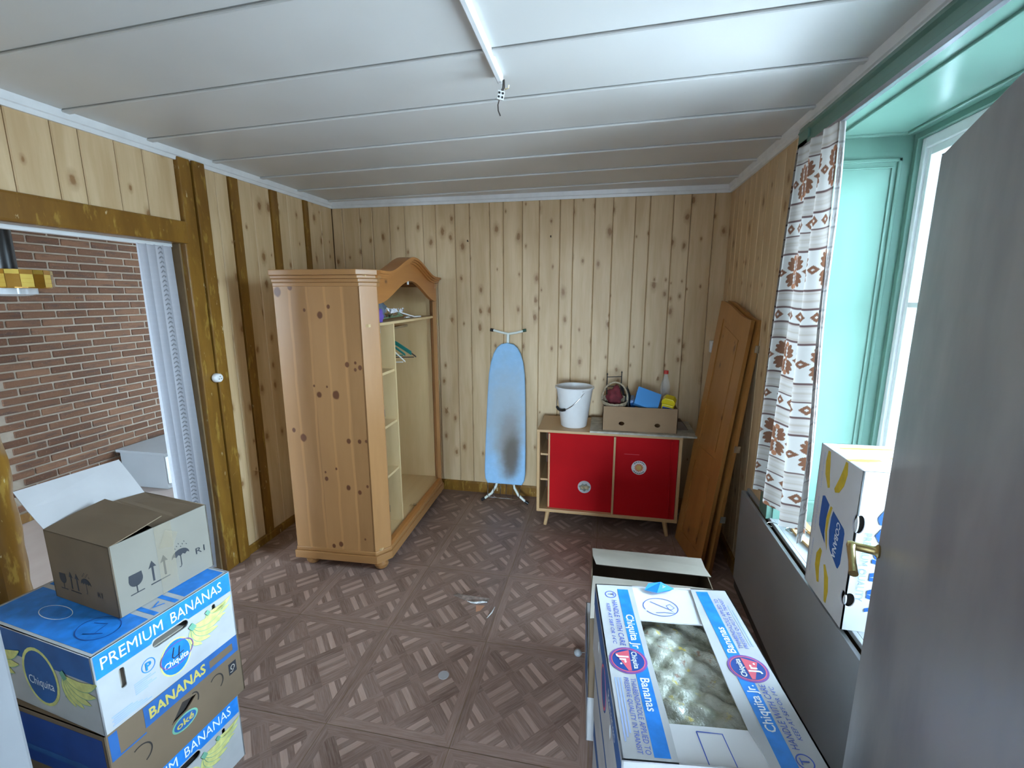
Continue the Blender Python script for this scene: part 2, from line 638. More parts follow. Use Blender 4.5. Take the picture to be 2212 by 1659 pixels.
M['gold_txt'] = plain('dull_yellow_print', (0.52, 0.42, 0.10), 0.6)
M['pink'] = plain('red_print', (0.66, 0.10, 0.14), 0.55)
M['purple_print'] = plain('purple_print', (0.20, 0.07, 0.30), 0.55)
M['ink'] = plain('black_ink', (0.022, 0.022, 0.028), 0.6)
M['penblue'] = plain('blue_pen', (0.05, 0.10, 0.44), 0.6)
M['black'] = plain('black_plastic', (0.012, 0.012, 0.013), 0.4)
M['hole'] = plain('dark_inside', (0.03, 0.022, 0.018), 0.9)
M['steel'] = plain('chromed_wire', (0.62, 0.62, 0.62), 0.22, 1.0)
M['brass'] = plain('aged_brass', (0.60, 0.45, 0.20), 0.32, 1.0)
M['white_enamel'] = plain('white_enamel_tube', (0.74, 0.77, 0.70), 0.3, var=0.03)
M['greenplastic'] = plain('dark_green_plastic', (0.01, 0.16, 0.13), 0.35)
M['white_plastic'] = plain('white_plastic', (0.78, 0.77, 0.76), 0.35, var=0.02)
M['rail'] = plain('grey_metal_rail', (0.42, 0.42, 0.46), 0.3, 0.8)
M['hangerwood'] = wood('light_hanger_wood', (0.66, 0.42, 0.19), (0.56, 0.33, 0.13), (0.3, 0.15, 0.05), al=0, ac=1, knots=0, rough=0.35)
M['marble'] = plain('beige_marbled_board', (0.40, 0.36, 0.29), 0.4, var=0.16, vs_=24)


def glassy(name, c, rough=0.15, alpha=0.5):
    m = NT(name, rough)
    m.color(c)
    m.b.inputs['Alpha'].default_value = alpha
    return m.m


M['clear'] = glassy('clear_plastic', (0.75, 0.78, 0.8), 0.08, 0.22)
M['bluebox'] = glassy('blue_translucent_plastic', (0.10, 0.36, 0.78), 0.22, 0.85)


def pane():
    m = NT('window_glass', 0.02)
    tr = m.n('BsdfTransparent', 0, Color=(0.96, 0.98, 0.98))
    gl = m.n('BsdfGlossy', 0, Roughness=0.02)
    fr = m.n('Fresnel', 0, IOR=1.45)
    m.t.links.new(m.n('MixShader', 0, i0=fr, i1=tr, i2=gl), m.out.inputs[0])
    return m.m


M['glass'] = pane()
# ================================================================== THE ROOM
W, D, HC = 3.035, 3.584, 2.392


def struct(name, mb, mat, parent=None, bevel=0.0, label=None, **k):
    o = mb.build(name, mat, parent, bevel, **k)
    if not parent:
        prop(o, label, None, None, 'structure')
    return o


# ---- floor: printed lino in parquet squares
def clip_poly(poly, x0, x1, y0, y1):
    def cut(pl, ins, inter):
        out = []
        for i in range(len(pl)):
            a, b = pl[i - 1], pl[i]
            ia, ib = ins(a), ins(b)
            if ib:
                if not ia:
                    out.append(inter(a, b))
                out.append(b)
            elif ia:
                out.append(inter(a, b))
        return out

    def xx(c):
        return lambda a, b: (c, a[1] + (b[1] - a[1]) * (c - a[0]) / (b[0] - a[0]))

    def yy(c):
        return lambda a, b: (a[0] + (b[0] - a[0]) * (c - a[1]) / (b[1] - a[1]), c)
    for ins, it in ((lambda p: p[0] >= x0, xx(x0)), (lambda p: p[0] <= x1, xx(x1)), (lambda p: p[1] >= y0, yy(y0)), (lambda p: p[1] <= y1, yy(y1))):
        if not poly:
            return poly
        poly = cut(poly, ins, it)
    return poly


def area(pl):
    return abs(sum(pl[i - 1][0] * pl[i][1] - pl[i][0] * pl[i - 1][1] for i in range(len(pl)))) / 2


def parquet(rg):
    """faces of one printed square in unit coordinates: (polygon, colour, direction)"""
    bw = 0.075
    lo = np.array((0.125, 0.064, 0.045))
    hi = np.array((0.40, 0.255, 0.20))

    def colr(t):
        return tuple(lo + (hi - lo) * t)
    F = []
    for k, pl in enumerate((((0, 0), (1, 0), (1 - bw, bw), (bw, bw)), ((1, 0), (1, 1), (1 - bw, 1 - bw), (1 - bw, bw)),
                            ((1, 1), (0, 1), (bw, 1 - bw), (1 - bw, 1 - bw)), ((0, 1), (0, 0), (bw, bw), (bw, 1 - bw)))):
        F.append((list(pl), colr(0.18 + 0.32 * rg.random()), (1, 0) if k % 2 == 0 else (0, 1)))
    s, pw = 0.305, 0.075
    q = math.sqrt(0.5)

    def unrot(a, b):
        return (0.5 + (a - b) * q, 0.5 + (a + b) * q)

    def put(a0, a1, b0, b1, t, d):
        pl = clip_poly([unrot(a0, b0), unrot(a1, b0), unrot(a1, b1), unrot(a0, b1)], bw, 1 - bw, bw, 1 - bw)
        if len(pl) > 2 and area(pl) > 1e-5:
            F.append((pl, colr(t), d))
    da, db = (q, q), (-q, q)
    for i in range(-3, 3):
        for j in range(-3, 3):
            a0, b0 = i * s + pw / 2, j * s + pw / 2
            a1, b1 = a0 + s - pw, b0 + s - pw
            n = 5
            st = (s - pw) / n
            for k in range(n):
                t = (0.30, 0.95)[k % 2] * (0.65 + 0.5 * rg.random())
                if (i + j) % 2:
                    put(a0, a1, b0 + k * st, b0 + (k + 1) * st, t, da)
                else:
                    put(a0 + k * st, a0 + (k + 1) * st, b0, b1, t, db)
            put(a0, a1, b0 - pw, b0, 0.08 + 0.30 * rg.random(), da)
            put(a0 - pw, a0, b0, b1, 0.08 + 0.30 * rg.random(), db)
            put(a0 - pw, a0, b0 - pw, b0, 0.1 + 0.3 * rg.random(), da)
    return F


def tile_mesh(F, sx, sy, cx0=0.0, cx1=1.0, cy0=0.0, cy1=1.0):
    v, f, c, uv = [], [], [], []
    g = 0.0012
    for pl, col, d in F:
        if cx0 > 0 or cx1 < 1 or cy0 > 0 or cy1 < 1:
            pl = clip_poly(pl, cx0, cx1, cy0, cy1)
            if len(pl) < 3:
                continue
        k = len(v)
        ou = random.random() * 9
        for (x, y) in pl:
            v.append((min(max(x * sx, g), sx - g), min(max(y * sy, g), sy - g), 0))
            uv.append((x * d[0] + y * d[1] + ou, -x * d[1] + y * d[0] + ou * 3))
        f.append(tuple(range(k, len(v))))
        c.append(col)
    me = bpy.data.meshes.new('floor_tile')
    me.from_pydata(v, [], f)
    at = me.color_attributes.new('Col', 'FLOAT_COLOR', 'CORNER')
    ul = me.uv_layers.new(name='UVMap')
    i = 0
    for p in me.polygons:
        for li in p.loop_indices:
            at.data[li].color = (*c[p.index], 1)
            ul.data[li].uv = uv[me.loops[li].vertex_index]
    me.materials.append(M['lino'])
    return me


floor = struct('floor', MB().box(-0.0, 3.06, 0.10, D, -0.08, -0.0015), M['groove'], label='brown lino floor printed with diagonal parquet squares')
TX, TY, NX0, NY0 = 0.507, 0.545, 1.200, 1.353
variants = [tile_mesh(parquet(random.Random(k)), TX, TY) for k in range(6)]
for i in range(-3, 4):
    for j in range(-3, 5):
        x0, y0 = NX0 + i * TX, NY0 + j * TY
        a0, a1 = max(0.0, (0.0 - x0) / TX), min(1.0, (3.06 - x0) / TX)
        b0, b1 = max(0.0, (0.10 - y0) / TY), min(1.0, (D - y0) / TY)
        if a1 - a0 < 0.02 or b1 - b0 < 0.02:
            continue
        if a0 > 0 or a1 < 1 or b0 > 0 or b1 < 1:
            me = tile_mesh(parquet(random.Random(i * 31 + j)), TX, TY, a0, a1, b0, b1)
        else:
            me = random.choice(variants)
        add('floor_tile', me, None, floor, loc=(x0, y0, 0))


M['iron_'] = plain('rusty_nail', (0.05, 0.03, 0.02), 0.6)
# ---- panelled walls
def plank(name, w, z0, z1, parent, loc, rz, mat, t=0.012):
    g, b = 0.0012, 0.0045
    poly = [(g, 0), (g, -t + b), (g + b, -t), (w - g - b, -t), (w - g, -t + b), (w - g, 0)]
    return MB().prism(poly, 2, 0, z1 - z0).build(name, mat, parent, loc=(loc[0], loc[1], z0), rot=(0, 0, math.radians(rz)))


wb = struct('wall_back', MB().box(-0.15, 3.62, D + 0.012, D + 0.15, -0.05, 2.5), M['groove'], label='back wall clad in pale knotty pine boards')
seams = [0.0, 0.089, 0.241, 0.353, 0.498, 0.628, 0.782, 0.888, 1.045, 1.163, 1.323, 1.429, 1.578, 1.707, 1.862, 1.961, 2.115, 2.245, 2.401, 2.503, 2.662, 2.78, 2.934, 3.045]
for a, b in zip(seams[:-1], seams[1:]):
    plank('plank', b - a, 0.0, 2.37, wb, (a, D + 0.012, 0), 0, M['pine_wall'])

wl = struct('wall_left', MB().box(-0.12, -0.012, 2.14, D + 0.02, -0.05, 2.5).box(-0.12, -0.012, 0.1, 2.14, 2.03, 2.5).box(-0.12, -0.012, 0.1, 1.14, -0.05, 2.03), M['groove'], label='left wall of pine boards around an ochre door frame')
for a, b in ((2.329, 2.421), (2.421, 2.511), (2.583, 2.702), (2.702, 2.859), (2.93, 3.036), (3.036, 3.209), (3.265, 3.427), (3.427, D)):
    plank('plank', b - a, 0.0, 2.37, wl, (-0.012, a, 0), 90, M['pine_wall'])
for a, b in ((0.31, 0.46), (0.46, 0.61), (0.61, 0.72), (0.72, 0.87), (0.87, 1.0), (1.0, 1.15), (1.15, 1.30), (1.30, 1.46), (1.46, 1.611), (1.611, 1.714), (1.714, 1.863), (1.863, 1.995), (1.995, 2.165)):
    plank('plank', b - a, 2.035 if b > 1.14 else 0.0, 2.37, wl, (-0.012, a, 0), 90, M['pine_wall'])
for a, b in ((2.511, 2.583), (2.859, 2.93), (3.209, 3.265)):
    box('batten', M['ochre'], wl, -0.012, 0.010, a + 0.002, b - 0.002, 0.0, 2.36, 0.003)

# door frame in the left wall
dfr = struct('door_2', MB().prism([(2.150, 1.92), (2.150, 0.0), (2.240, 0.0), (2.240, 2.36), (2.165, 2.36), (2.165, 2.03), (2.15, 2.03)], 0, -0.13, 0.022), M['ochre'], bevel=0.006, label='ochre painted timber doorway with worn patches')
box('post', M['ochre'], dfr, -0.012, 0.030, 2.246, 2.325, 0.0, 2.36, 0.006)
mbp = MB()
rgp = random.Random(4)
pz = [k * 1.93 / 26 for k in range(27)]
ring = []
for z in pz:
    for k in range(14):
        a = 2 * math.pi * k / 14
        r = 0.075 + 0.008 * math.sin(3 * a + z * 5) + rgp.uniform(-0.005, 0.005)
        ring.append((-0.05 + r * math.cos(a), 1.195 + r * math.sin(a) + 0.004 * math.sin(z * 3), z))
mbp.raw(ring, [(i * 14 + k, i * 14 + (k + 1) % 14, (i + 1) * 14 + (k + 1) % 14, (i + 1) * 14 + k) for i in range(26) for k in range(14)] + [tuple(range(13, -1, -1)), tuple(26 * 14 + k for k in range(14))])
mbp.build('post', M['ochre'], dfr, smooth=True)
box('lintel', M['ochre'], dfr, -0.13, 0.035, 1.10, 2.168, 1.922, 2.036, 0.012)
box('curtain_rail', M['white_trim'], dfr, -0.085, -0.055, 1.27, 2.149, 1.905, 1.924, 0.003)

# right wall with a deep window recess
wr = struct('wall_right', MB().box(W + 0.012, 3.47, 2.24, D + 0.1, -0.05, 2.5).box(W + 0.012, 3.47, 1.17, 2.24, 2.275, 2.5).box(W + 0.012, 3.47, 1.17, 2.24, -0.05, 0.565).box(W + 0.012, 3.47, 0.0, 1.17, -0.05, 2.5), M['groove'], label='right wall of pine boards beside the window recess')
rs = [D, 3.47, 3.365, 3.25, 3.13, 3.03, 2.915, 2.80, 2.69, 2.575, 2.46, 2.345]
for a, b in zip(rs[:-1], rs[1:]):
    plank('plank', a - b, 0.0, 2.37, wr, (W + 0.012, a, 0), -90, M['pine_wall'])

for a, z in ((1.150, 2.063), (1.795, 2.080)):
    MB().tube([(a, D, z), (a, D - 0.018, z), (a + 0.002, D - 0.022, z + 0.008)], 0.0042, 8).build('nail', M['iron_'], wb, smooth=True)

# front wall with the doorway the camera stands in
wf = struct('wall_front', MB().box(-0.12, 1.60, 0.12, 0.30, -0.05, 2.5).box(2.60, 3.60, 0.12, 0.30, -0.05, 2.5).box(1.60, 2.60, 0.12, 0.30, 2.02, 2.5), M['white_paint'], label='white front wall around the entrance doorway')
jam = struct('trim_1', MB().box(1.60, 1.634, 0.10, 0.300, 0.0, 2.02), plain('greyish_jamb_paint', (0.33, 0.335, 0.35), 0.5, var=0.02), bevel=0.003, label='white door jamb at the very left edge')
# unseen hall, its length and end window opening added to light the back wall
struct('wall_hall', MB().box(1.0, 1.1, -5.2, 0.12, -0.05, 2.5).box(3.4, 3.5, -5.2, 0.12, -0.05, 2.5).box(1.0, 2.0, -5.2, -5.1, -0.05, 2.5).box(3.3, 3.5, -5.2, -5.1, -0.05, 2.5).box(2.0, 3.3, -5.2, -5.1, -0.05, 0.7).box(2.0, 3.3, -5.2, -5.1, 2.2, 2.5).box(1.0, 3.5, -5.2, 0.12, 2.45, 2.55), M['white_paint'], label='white hall walls behind the doorway, end opening added to light the back wall')
struct('floor_hall', MB().box(1.0, 3.5, -5.2, 0.10, -0.08, -0.001), M['beige_floor'], label='hall floor behind the doorway')

# ---- ceiling of wide white boards
ce = struct('ceiling', MB().box(-0.02, 3.62, 0.10, D + 0.02, HC + 0.014, HC + 0.16), M['ceil_gap'], label='white ceiling of wide boards with beaded joints')
SL = -0.06
cy = [0.45, 0.815, 1.185, 1.555, 1.915, 2.295, 2.665, 3.035, 3.405]


def sy(y, x):
    return y + SL * (x - 1.5)


edges = [None] + cy + [None]
for a, b in zip(edges[:-1], edges[1:]):
    x0, x1 = -0.015, 3.05
    pl = [(x0, 0.30 if a is None else sy(a, x0) + 0.002), (x1, 0.30 if a is None else sy(a, x1) + 0.002),
          (x1, D + 0.01 if b is None else sy(b, x1) - 0.003), (x0, D + 0.01 if b is None else sy(b, x0) - 0.003)]
    MB().prism(pl, 2, HC, HC + 0.014).build('board', M['ceil'], ce, bevel=0.002, seg=1)
    if b is not None:
        pl = [(x0, sy(b, x0) - 0.001), (x1, sy(b, x1) - 0.001), (x1, sy(b, x1) + 0.032), (x0, sy(b, x0) + 0.032)]
        MB().prism(pl, 2, HC - 0.009, HC + 0.001).build('bead', M['ceil'], ce, bevel=0.003, seg=1)

# crown trims
def crown(name, mat, label, axis, a, b, wallpos, sgn):
    # stepped profile: (distance from wall, z)
    pr = [(0, 2.342), (0.012, 2.342), (0.016, 2.36), (0.022, 2.364), (0.03, HC + 0.002), (0, HC + 0.002)]
    poly = [(wallpos + sgn * d, z) for d, z in pr]
    return struct(name, MB().prism(poly, axis, a, b), mat, bevel=0.0, label=label)


crown('trim_2', M['white_trim'], 'white moulding under the ceiling on the left wall', 1, 0.30, D, 0.0, 1)
crown('trim_3', M['white_trim'], 'white moulding under the ceiling on the back wall', 0, 0.0, W, D, -1)
crown('trim_4', M['white_trim'], 'white moulding under the ceiling above the window', 1, 0.30, D, W, -1)
# baseboards
struct('baseboard_back', MB().prism([(D, 0), (D - 0.014, 0), (D - 0.014, 0.075), (D - 0.006, 0.09), (D, 0.09)], 0, 0.0, W), M['ochre'], label='ochre baseboard along the back wall')
struct('baseboard_left', MB().prism([(0.0, 0), (0.014, 0), (0.014, 0.045), (0.006, 0.055), (0.0, 0.055)], 1, 2.33, D - 0.015), M['ochre'], label='ochre baseboard along the left wall')
struct('baseboard_right', MB().prism([(W, 0), (W - 0.014, 0), (W - 0.014, 0.075), (W - 0.006, 0.09), (W, 0.09)], 1, 2.62, D - 0.015), M['ochre'], label='dark ochre baseboard behind the leaning doors')

# ---- green window recess
G = M['green']
rv = struct('trim_5', MB().box(W - 0.005, 3.42, 2.238, 2.26, 0.58, 2.30), G, label='mint green side panel of the window recess')
# raised moulding frame on the reveal
for a, b, c, d in ((3.10, 3.352, 2.172, 2.186), (3.10, 3.352, 0.70, 0.714), (3.338, 3.352, 0.70, 2.186), (3.10, 3.114, 0.70, 2.186)):
    box('moulding', G, rv, a, b, 2.230, 2.240, c, d, 0.003)
for a, b, c, d in ((3.13, 3.325, 2.148, 2.154), (3.319, 3.325, 0.73, 2.154), (3.13, 3.136, 0.73, 2.154)):
    box('moulding', G, rv, a, b, 2.233, 2.240, c, d, 0.002)
sf = struct('trim_6', MB().box(W - 0.005, 3.42, 1.16, 2.25, 2.268, 2.29), G, label='mint green soffit of the window recess')
box('moulding', G, sf, 3.09, 3.35, 2.190, 2.202, 2.260, 2.270, 0.003)
box('moulding', G, sf, 3.335, 3.349, 1.19, 2.202, 2.260, 2.270, 0.003)
box('moulding', G, sf, 3.09, 3.102, 1.19, 2.202, 2.260, 2.270, 0.003)
struct('trim_7', MB().box(W - 0.005, 3.42, 1.155, 1.17, 0.58, 2.30), G, label='mint green near side of the window recess')
cas = struct('trim_8', MB().box(W - 0.032, W + 0.012, 2.245, 2.345, 0.60, 2.345), G, bevel=0.003, label='mint green casing beside the patterned curtain')
hd = struct('trim_9', MB().prism([(W + 0.012, 2.342), (W - 0.030, 2.342), (W - 0.036, 2.325), (W - 0.024, 2.318), (W - 0.024, 2.290), (W - 0.032, 2.283), (W - 0.032, 2.262), (W + 0.012, 2.262)], 1, 0.62, 2.345), G, label='mint green head casing above the window')
# window
wn = struct('window_1', MB().box(3.385, 3.41, 2.215, 2.24, 0.58, 2.272).box(3.385, 3.41, 1.17, 1.195, 0.58, 2.272).box(3.385, 3.41, 1.195, 2.215, 2.245, 2.272), G, bevel=0.003, label='tall white framed window in the mint green recess')
for a, b, c, d in ((2.190, 2.215, 0.62, 2.245), (1.195, 1.22, 0.62, 2.245), (1.22, 2.190, 2.205, 2.245), (1.22, 2.190, 0.62, 0.68), (1.68, 1.73, 0.68, 2.205)):
    box('window_frame', M['white_trim'], wn, 3.402, 3.455, a, b, c, d, 0.004)
for a, b in ((1.73, 2.190), (1.22, 1.68)):
    for (c, d, e, f2) in ((a, a + 0.022, 0.68, 2.205), (b - 0.022, b, 0.68, 2.205), (a + 0.022, b - 0.022, 2.175, 2.205), (a + 0.022, b - 0.022, 0.68, 0.715), (a + 0.022, b - 0.022, 1.60, 1.622)):
        box('sash', M['white_trim'], wn, 3.412, 3.448, c, d, e, f2, 0.003)
    box('pane', M['glass'], wn, 3.428, 3.432, a + 0.018, b - 0.018, 0.712, 1.603)
    box('pane', M['glass'], wn, 3.428, 3.432, a + 0.018, b - 0.018, 1.619, 2.178)
struct('trim_10', MB().box(W - 0.0005, 3.49, 1.16, 2.243, 0.568, 0.606), M['grey_panel'], label='window sill at the back of the grey ledge')

# ---- the open entrance door
hx, hy, ex, ey = 2.552, 0.322, 2.852, 1.118
ang = math.atan2(ey - hy, ex - hx)
DL = math.hypot(ex - hx, ey - hy)
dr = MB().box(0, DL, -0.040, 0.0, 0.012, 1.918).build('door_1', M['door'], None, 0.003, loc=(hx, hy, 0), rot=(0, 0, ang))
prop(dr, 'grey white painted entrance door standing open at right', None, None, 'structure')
# the visible face looks to local +y
hd_ = MB().lathe([(0.0, 0.0), (0.014, 0.0), (0.016, 0.004), (0.011, 0.008), (0.0095, 0.012), (0.0095, 0.045), (0.011, 0.052), (0.009, 0.060), (0.0, 0.062)], 18, cap0=False, cap1=False)
hd_.move(Matrix.Translation((DL - 0.028, 0, 1.083)) @ Matrix.Rotation(math.radians(-90), 4, 'X'))
hd_.tube([(DL - 0.028, 0.050, 1.083), (DL - 0.045, 0.053, 1.081), (DL - 0.09, 0.053, 1.073), (DL - 0.122, 0.052, 1.063)], [0.0095, 0.0085, 0.0075, 0.009], 12)
hd_.build('door_handle', M['brass'], dr, smooth=True)

# ================================================================== the side room seen through the left doorway
BX = -1.95
bw = struct('wall_brick', MB().box(BX - 0.12, BX - 0.008, -1.5, 3.95, -0.05, 2.45), M['mortar'], label='brown brick wall of the side room')
bl, bh, jt = 0.208, 0.0485, 0.0125
bmesh_shared = MB().box(-0.02, 0.0, 0.0, bl, 0.0, bh).mesh('brick', 0.004, seg=1)
half = MB().box(-0.02, 0.0, 0.0, bl / 2 - jt / 2, 0.0, bh).mesh('brick', 0.004, seg=1)
for me in (bmesh_shared, half):
    me.materials.append(M['brick'])
rb = random.Random(3)
zc, row = 0.085, 0
while zc < 2.10:
    y = 2.30 + (row % 2) * 0.11 + (0.03 if row % 3 == 0 else 0)
    while y < 3.66:
        add('brick', bmesh_shared, None, bw, loc=(BX + rb.uniform(-0.0015, 0.0015), y + rb.uniform(-.002, .002), zc))
        y += bl + jt
    zc += bh + jt
    row += 1
struct('floor_side_room', MB().box(BX - 0.1, -0.0, -1.5, 3.95, -0.08, -0.002), M['beige_floor'], label='pale laminate floor of the side room')
struct('ceiling_side_room', MB().box(BX - 0.1, -0.12, -1.5, 3.95, 2.40, 2.5), M['ceil'], label='white ceiling of the side room')
struct('wall_side_room', MB().box(BX - 0.1, -0.12, 3.85, 3.95, -0.05, 2.45).box(BX - 0.1, -1.80, -1.5, -1.4, -0.05, 2.45).box(-1.05, -0.12, -1.5, -1.4, -0.05, 2.45).box(-1.80, -1.05, -1.5, -1.4, -0.05, 0.8).box(-1.80, -1.05, -1.5, -1.4, 2.1, 2.45).box(-0.12, -0.05, -1.5, 0.12, -0.05, 2.45), M['white_paint'], label='white walls of the side room')
struct('baseboard_brick', MB().box(BX, BX + 0.014, 0.1, 3.85, 0.0, 0.07), M['ochre'], label='brown baseboard below the brick wall')
# ================================================================== WARDROBE
wd = thing('wardrobe', 'open honey pine wardrobe without doors, arched top, standing by the left wall', 'wardrobe', (0.398, 2.305, 0), 2.4)
# footprint (outer body): depth u = 0..0.575, length v = 0..1.21, chamfered front corners
U0, V1 = 0.575, 1.205
CH, CV = 0.062, 0.085


def foot(u0, uf, v0, v1, ch, cv):
    return [(u0, v0), (uf - ch, v0), (uf, v0 + cv), (uf, v1 - cv), (uf - ch, v1), (u0, v1)]


# side panels
box('side_panel', M['pine_side'], wd, 0.0, U0 - CH, 0.0, 0.018, 0.13, 1.715, 0.002)
box('side_panel', M['pine_side'], wd, 0.0, U0 - CH, V1 - 0.018, V1, 0.13, 1.715, 0.002)
for a in (0.0185, V1 - 0.0265):
    box('side_lining', M['laminate'], wd, 0.012, U0 - CH - 0.014, a, a + 0.008, 0.142, 1.715)
# corner posts
for a, s in ((0.0, 1), (V1, -1)):
    pl = [(U0 - CH, a), (U0, a + s * CV), (U0, a + s * (CV + 0.012)), (U0 - 0.028, a + s * (CV + 0.012)), (U0 - CH - 0.012, a + s * 0.02), (U0 - CH - 0.012, a)]
    MB().prism(pl, 2, 0.13, 1.715).build('corner_post', M['pine_v'], wd, 0.002)
box('back_panel', M['laminate'], wd, 0.004, 0.010, 0.018, V1 - 0.018, 0.10, 1.76)
# plinth with stepped moulding
fp = foot(-0.012, U0 + 0.012, -0.012, V1 + 0.012, CH, CV)
MB().prism(fp, 2, 0.058, 0.105).build('plinth', M['pine_x'], wd, 0.003)
fp2 = foot(-0.004, U0 + 0.004, -0.004, V1 + 0.004, CH, CV)
MB().prism(fp2, 2, 0.105, 0.132).build('plinth_moulding', M['pine_x'], wd, 0.006)
box('floor_board', M['laminate'], wd, 0.012, U0 - 0.03, 0.02, V1 - 0.02, 0.132, 0.142)
for (a, b) in ((0.07, 0.05), (U0 - 0.055, 0.055), (0.07, V1 - 0.05), (U0 - 0.055, V1 - 0.055)):
    MB().lathe([(0.02, 0.0), (0.032, 0.006), (0.042, 0.022), (0.042, 0.034), (0.03, 0.044), (0.026, 0.050), (0.034, 0.054), (0.034, 0.058)], 22, c=(a, b, 0)).build('bun_foot', M['pine_x'], wd, smooth=True)
# cornice: three flat steps at the sides, then the arched front
for k, (o, za, zb) in enumerate(((0.004, 1.700, 1.722), (0.010, 1.722, 1.742), (0.020, 1.742, 1.760), (0.030, 1.760, 1.790))):
    e = foot(0.0, U0 + o, -o, V1 + o, CH, CV)
    inn = [(0.02, 0.03), (U0 - 0.03, 0.03), (U0 - 0.03, V1 - 0.03), (0.02, V1 - 0.03)]
    # near side + chamfer piece
    MB().prism([(0.0, -o), (U0 - CH + 0.0, -o), (U0 + o * 0.7, CV - o * 0.3), (U0 + o * 0.7, CV + 0.03), (U0 - 0.03, CV + 0.03), (U0 - CH - 0.02, 0.02), (0.0, 0.02)], 2, za, zb).build('cornice', M['pine_x'], wd, 0.004)
    MB().prism([(0.0, V1 + o), (U0 - CH, V1 + o), (U0 + o * 0.7, V1 - CV + o * 0.3), (U0 + o * 0.7, V1 - CV - 0.03), (U0 - 0.03, V1 - CV - 0.03), (U0 - CH - 0.02, V1 - 0.02), (0.0, V1 - 0.02)], 2, za, zb).build('cornice', M['pine_x'], wd, 0.004)
box('top_board', M['laminate'], wd, 0.004, U0 - 0.03, 0.015, V1 - 0.015, 1.752, 1.766)
# arched frieze board
def ogee(v, lo, hi, v0, v1):
    t = (v - v0) / (v1 - v0)
    t = min(1, max(0, t))
    s = 1 - abs(2 * t - 1)
    s = s * s * (3 - 2 * s)
    return lo + (hi - lo) * s


va, vb = CV, V1 - CV
N = 36
vsl = [va + (vb - va) * k / N for k in range(N + 1)]
topz = lambda v: ogee(v, 1.772, 1.862, va + 0.10, vb - 0.10)
botz = lambda v: ogee(v, 1.605, 1.745, va + 0.0, vb - 0.0)
poly = [(v, botz(v)) for v in vsl] + [(v, topz(v)) for v in reversed(vsl)]
FF = frame4((U0 - 0.022, 0, 0), (0, 1, 0), (0, 0, 1))
shape2d('arched_frieze', [poly], 0.022, FF, M['pine_y'], wd)
# arched cornice moulding following the top
for o, dz, th in ((0.012, -0.006, 0.014), (0.022, 0.006, 0.014), (0.036, 0.018, 0.016)):
    mb = MB()
    vv = [va - 0.02 + (vb - va + 0.04) * k / N for k in range(N + 1)]
    pts = []
    for v in vv:
        z = ogee(v, 1.752, 1.862, va + 0.08, vb - 0.08) + dz
        pts += [(U0 - 0.06, v, z), (U0 + o, v, z), (U0 + o, v, z + th), (U0 - 0.06, v, z + th)]
    fs = []
    for i in range(N):
        for k in range(4):
            fs.append((i * 4 + k, i * 4 + (k + 1) % 4, (i + 1) * 4 + (k + 1) % 4, (i + 1) * 4 + k))
    fs += [(3, 2, 1, 0), tuple(N * 4 + k for k in range(4))]
    mb.raw(pts, fs).build('arched_cornice', M['pine_y'], wd)
# front stretcher below the opening
box('bottom_rail', M['pine_y'], wd, U0 - 0.03, U0, CV, V1 - CV, 0.13, 0.158, 0.003)
# inside fittings
box('top_shelf', M['laminate'], wd, 0.012, U0 - 0.03, 0.02, V1 - 0.02, 1.478, 1.494, 0.001)
box('divider', M['laminate'], wd, 0.012, U0 - 0.045, 0.385, 0.401, 0.142, 1.478, 0.001)
for z in (1.176, 0.842, 0.520):
    box('shelf', M['laminate'], wd, 0.012, U0 - 0.05, 0.02, 0.385, z, z + 0.016, 0.001)
MB().tube([(0.30, 0.401, 1.415), (0.30, V1 - 0.018, 1.415)], 0.012, 12).build('hanging_rail', M['steel'], wd, smooth=True)
for z in (0.35, 0.95, 1.44):
    box('hinge_plate', M['steel'], wd, U0 - 0.012, U0 + 0.001, CV + 0.010, CV + 0.014, z, z + 0.045, 0.001)
    box('hinge_plate', M['brass'], wd, U0 - 0.012, U0 + 0.003, V1 - CV + 0.006, V1 - CV + 0.012, z, z + 0.03, 0.001)
box('door_catch', M['white_plastic'], wd, U0 - 0.028, U0 - 0.016, 0.60, 0.606, 1.722, 1.748, 0.001)
box('floor_catch', M['steel'], wd, U0 - 0.05, U0 - 0.025, 0.58, 0.60, 0.158, 0.166, 0.001)

RW = Matrix.Translation((0.398, 2.305, 0)) @ Matrix.Rotation(math.radians(2.4), 4, 'Z')


def ww(u, v, z):
    return tuple(RW @ Vector((u, v, z)))


# things on the top shelf
def slat(name, label, cat, a, b, w, t, mat, group=None):
    a, b = Vector(a), Vector(b)
    d = b - a
    o = MB().box(0, d.length, -w / 2, w / 2, 0, t).build(name, mat, None, 0.001)
    q = d.to_track_quat('X', 'Z')
    o.rotation_euler = q.to_euler()
    o.location = a
    return prop(o, label, cat, group)


slat('plastic_strip', 'long white plastic strip lying slanted on the wardrobe top shelf', 'strip', ww(0.40, 0.34, 1.600), ww(0.505, 0.80, 1.499), 0.018, 0.008, M['white_plastic'])
slat('white_stick', 'short white stick at the end of the wardrobe top shelf', 'stick', ww(0.46, 0.76, 1.496), ww(0.51, 0.93, 1.496), 0.016, 0.008, M['white_plastic'])


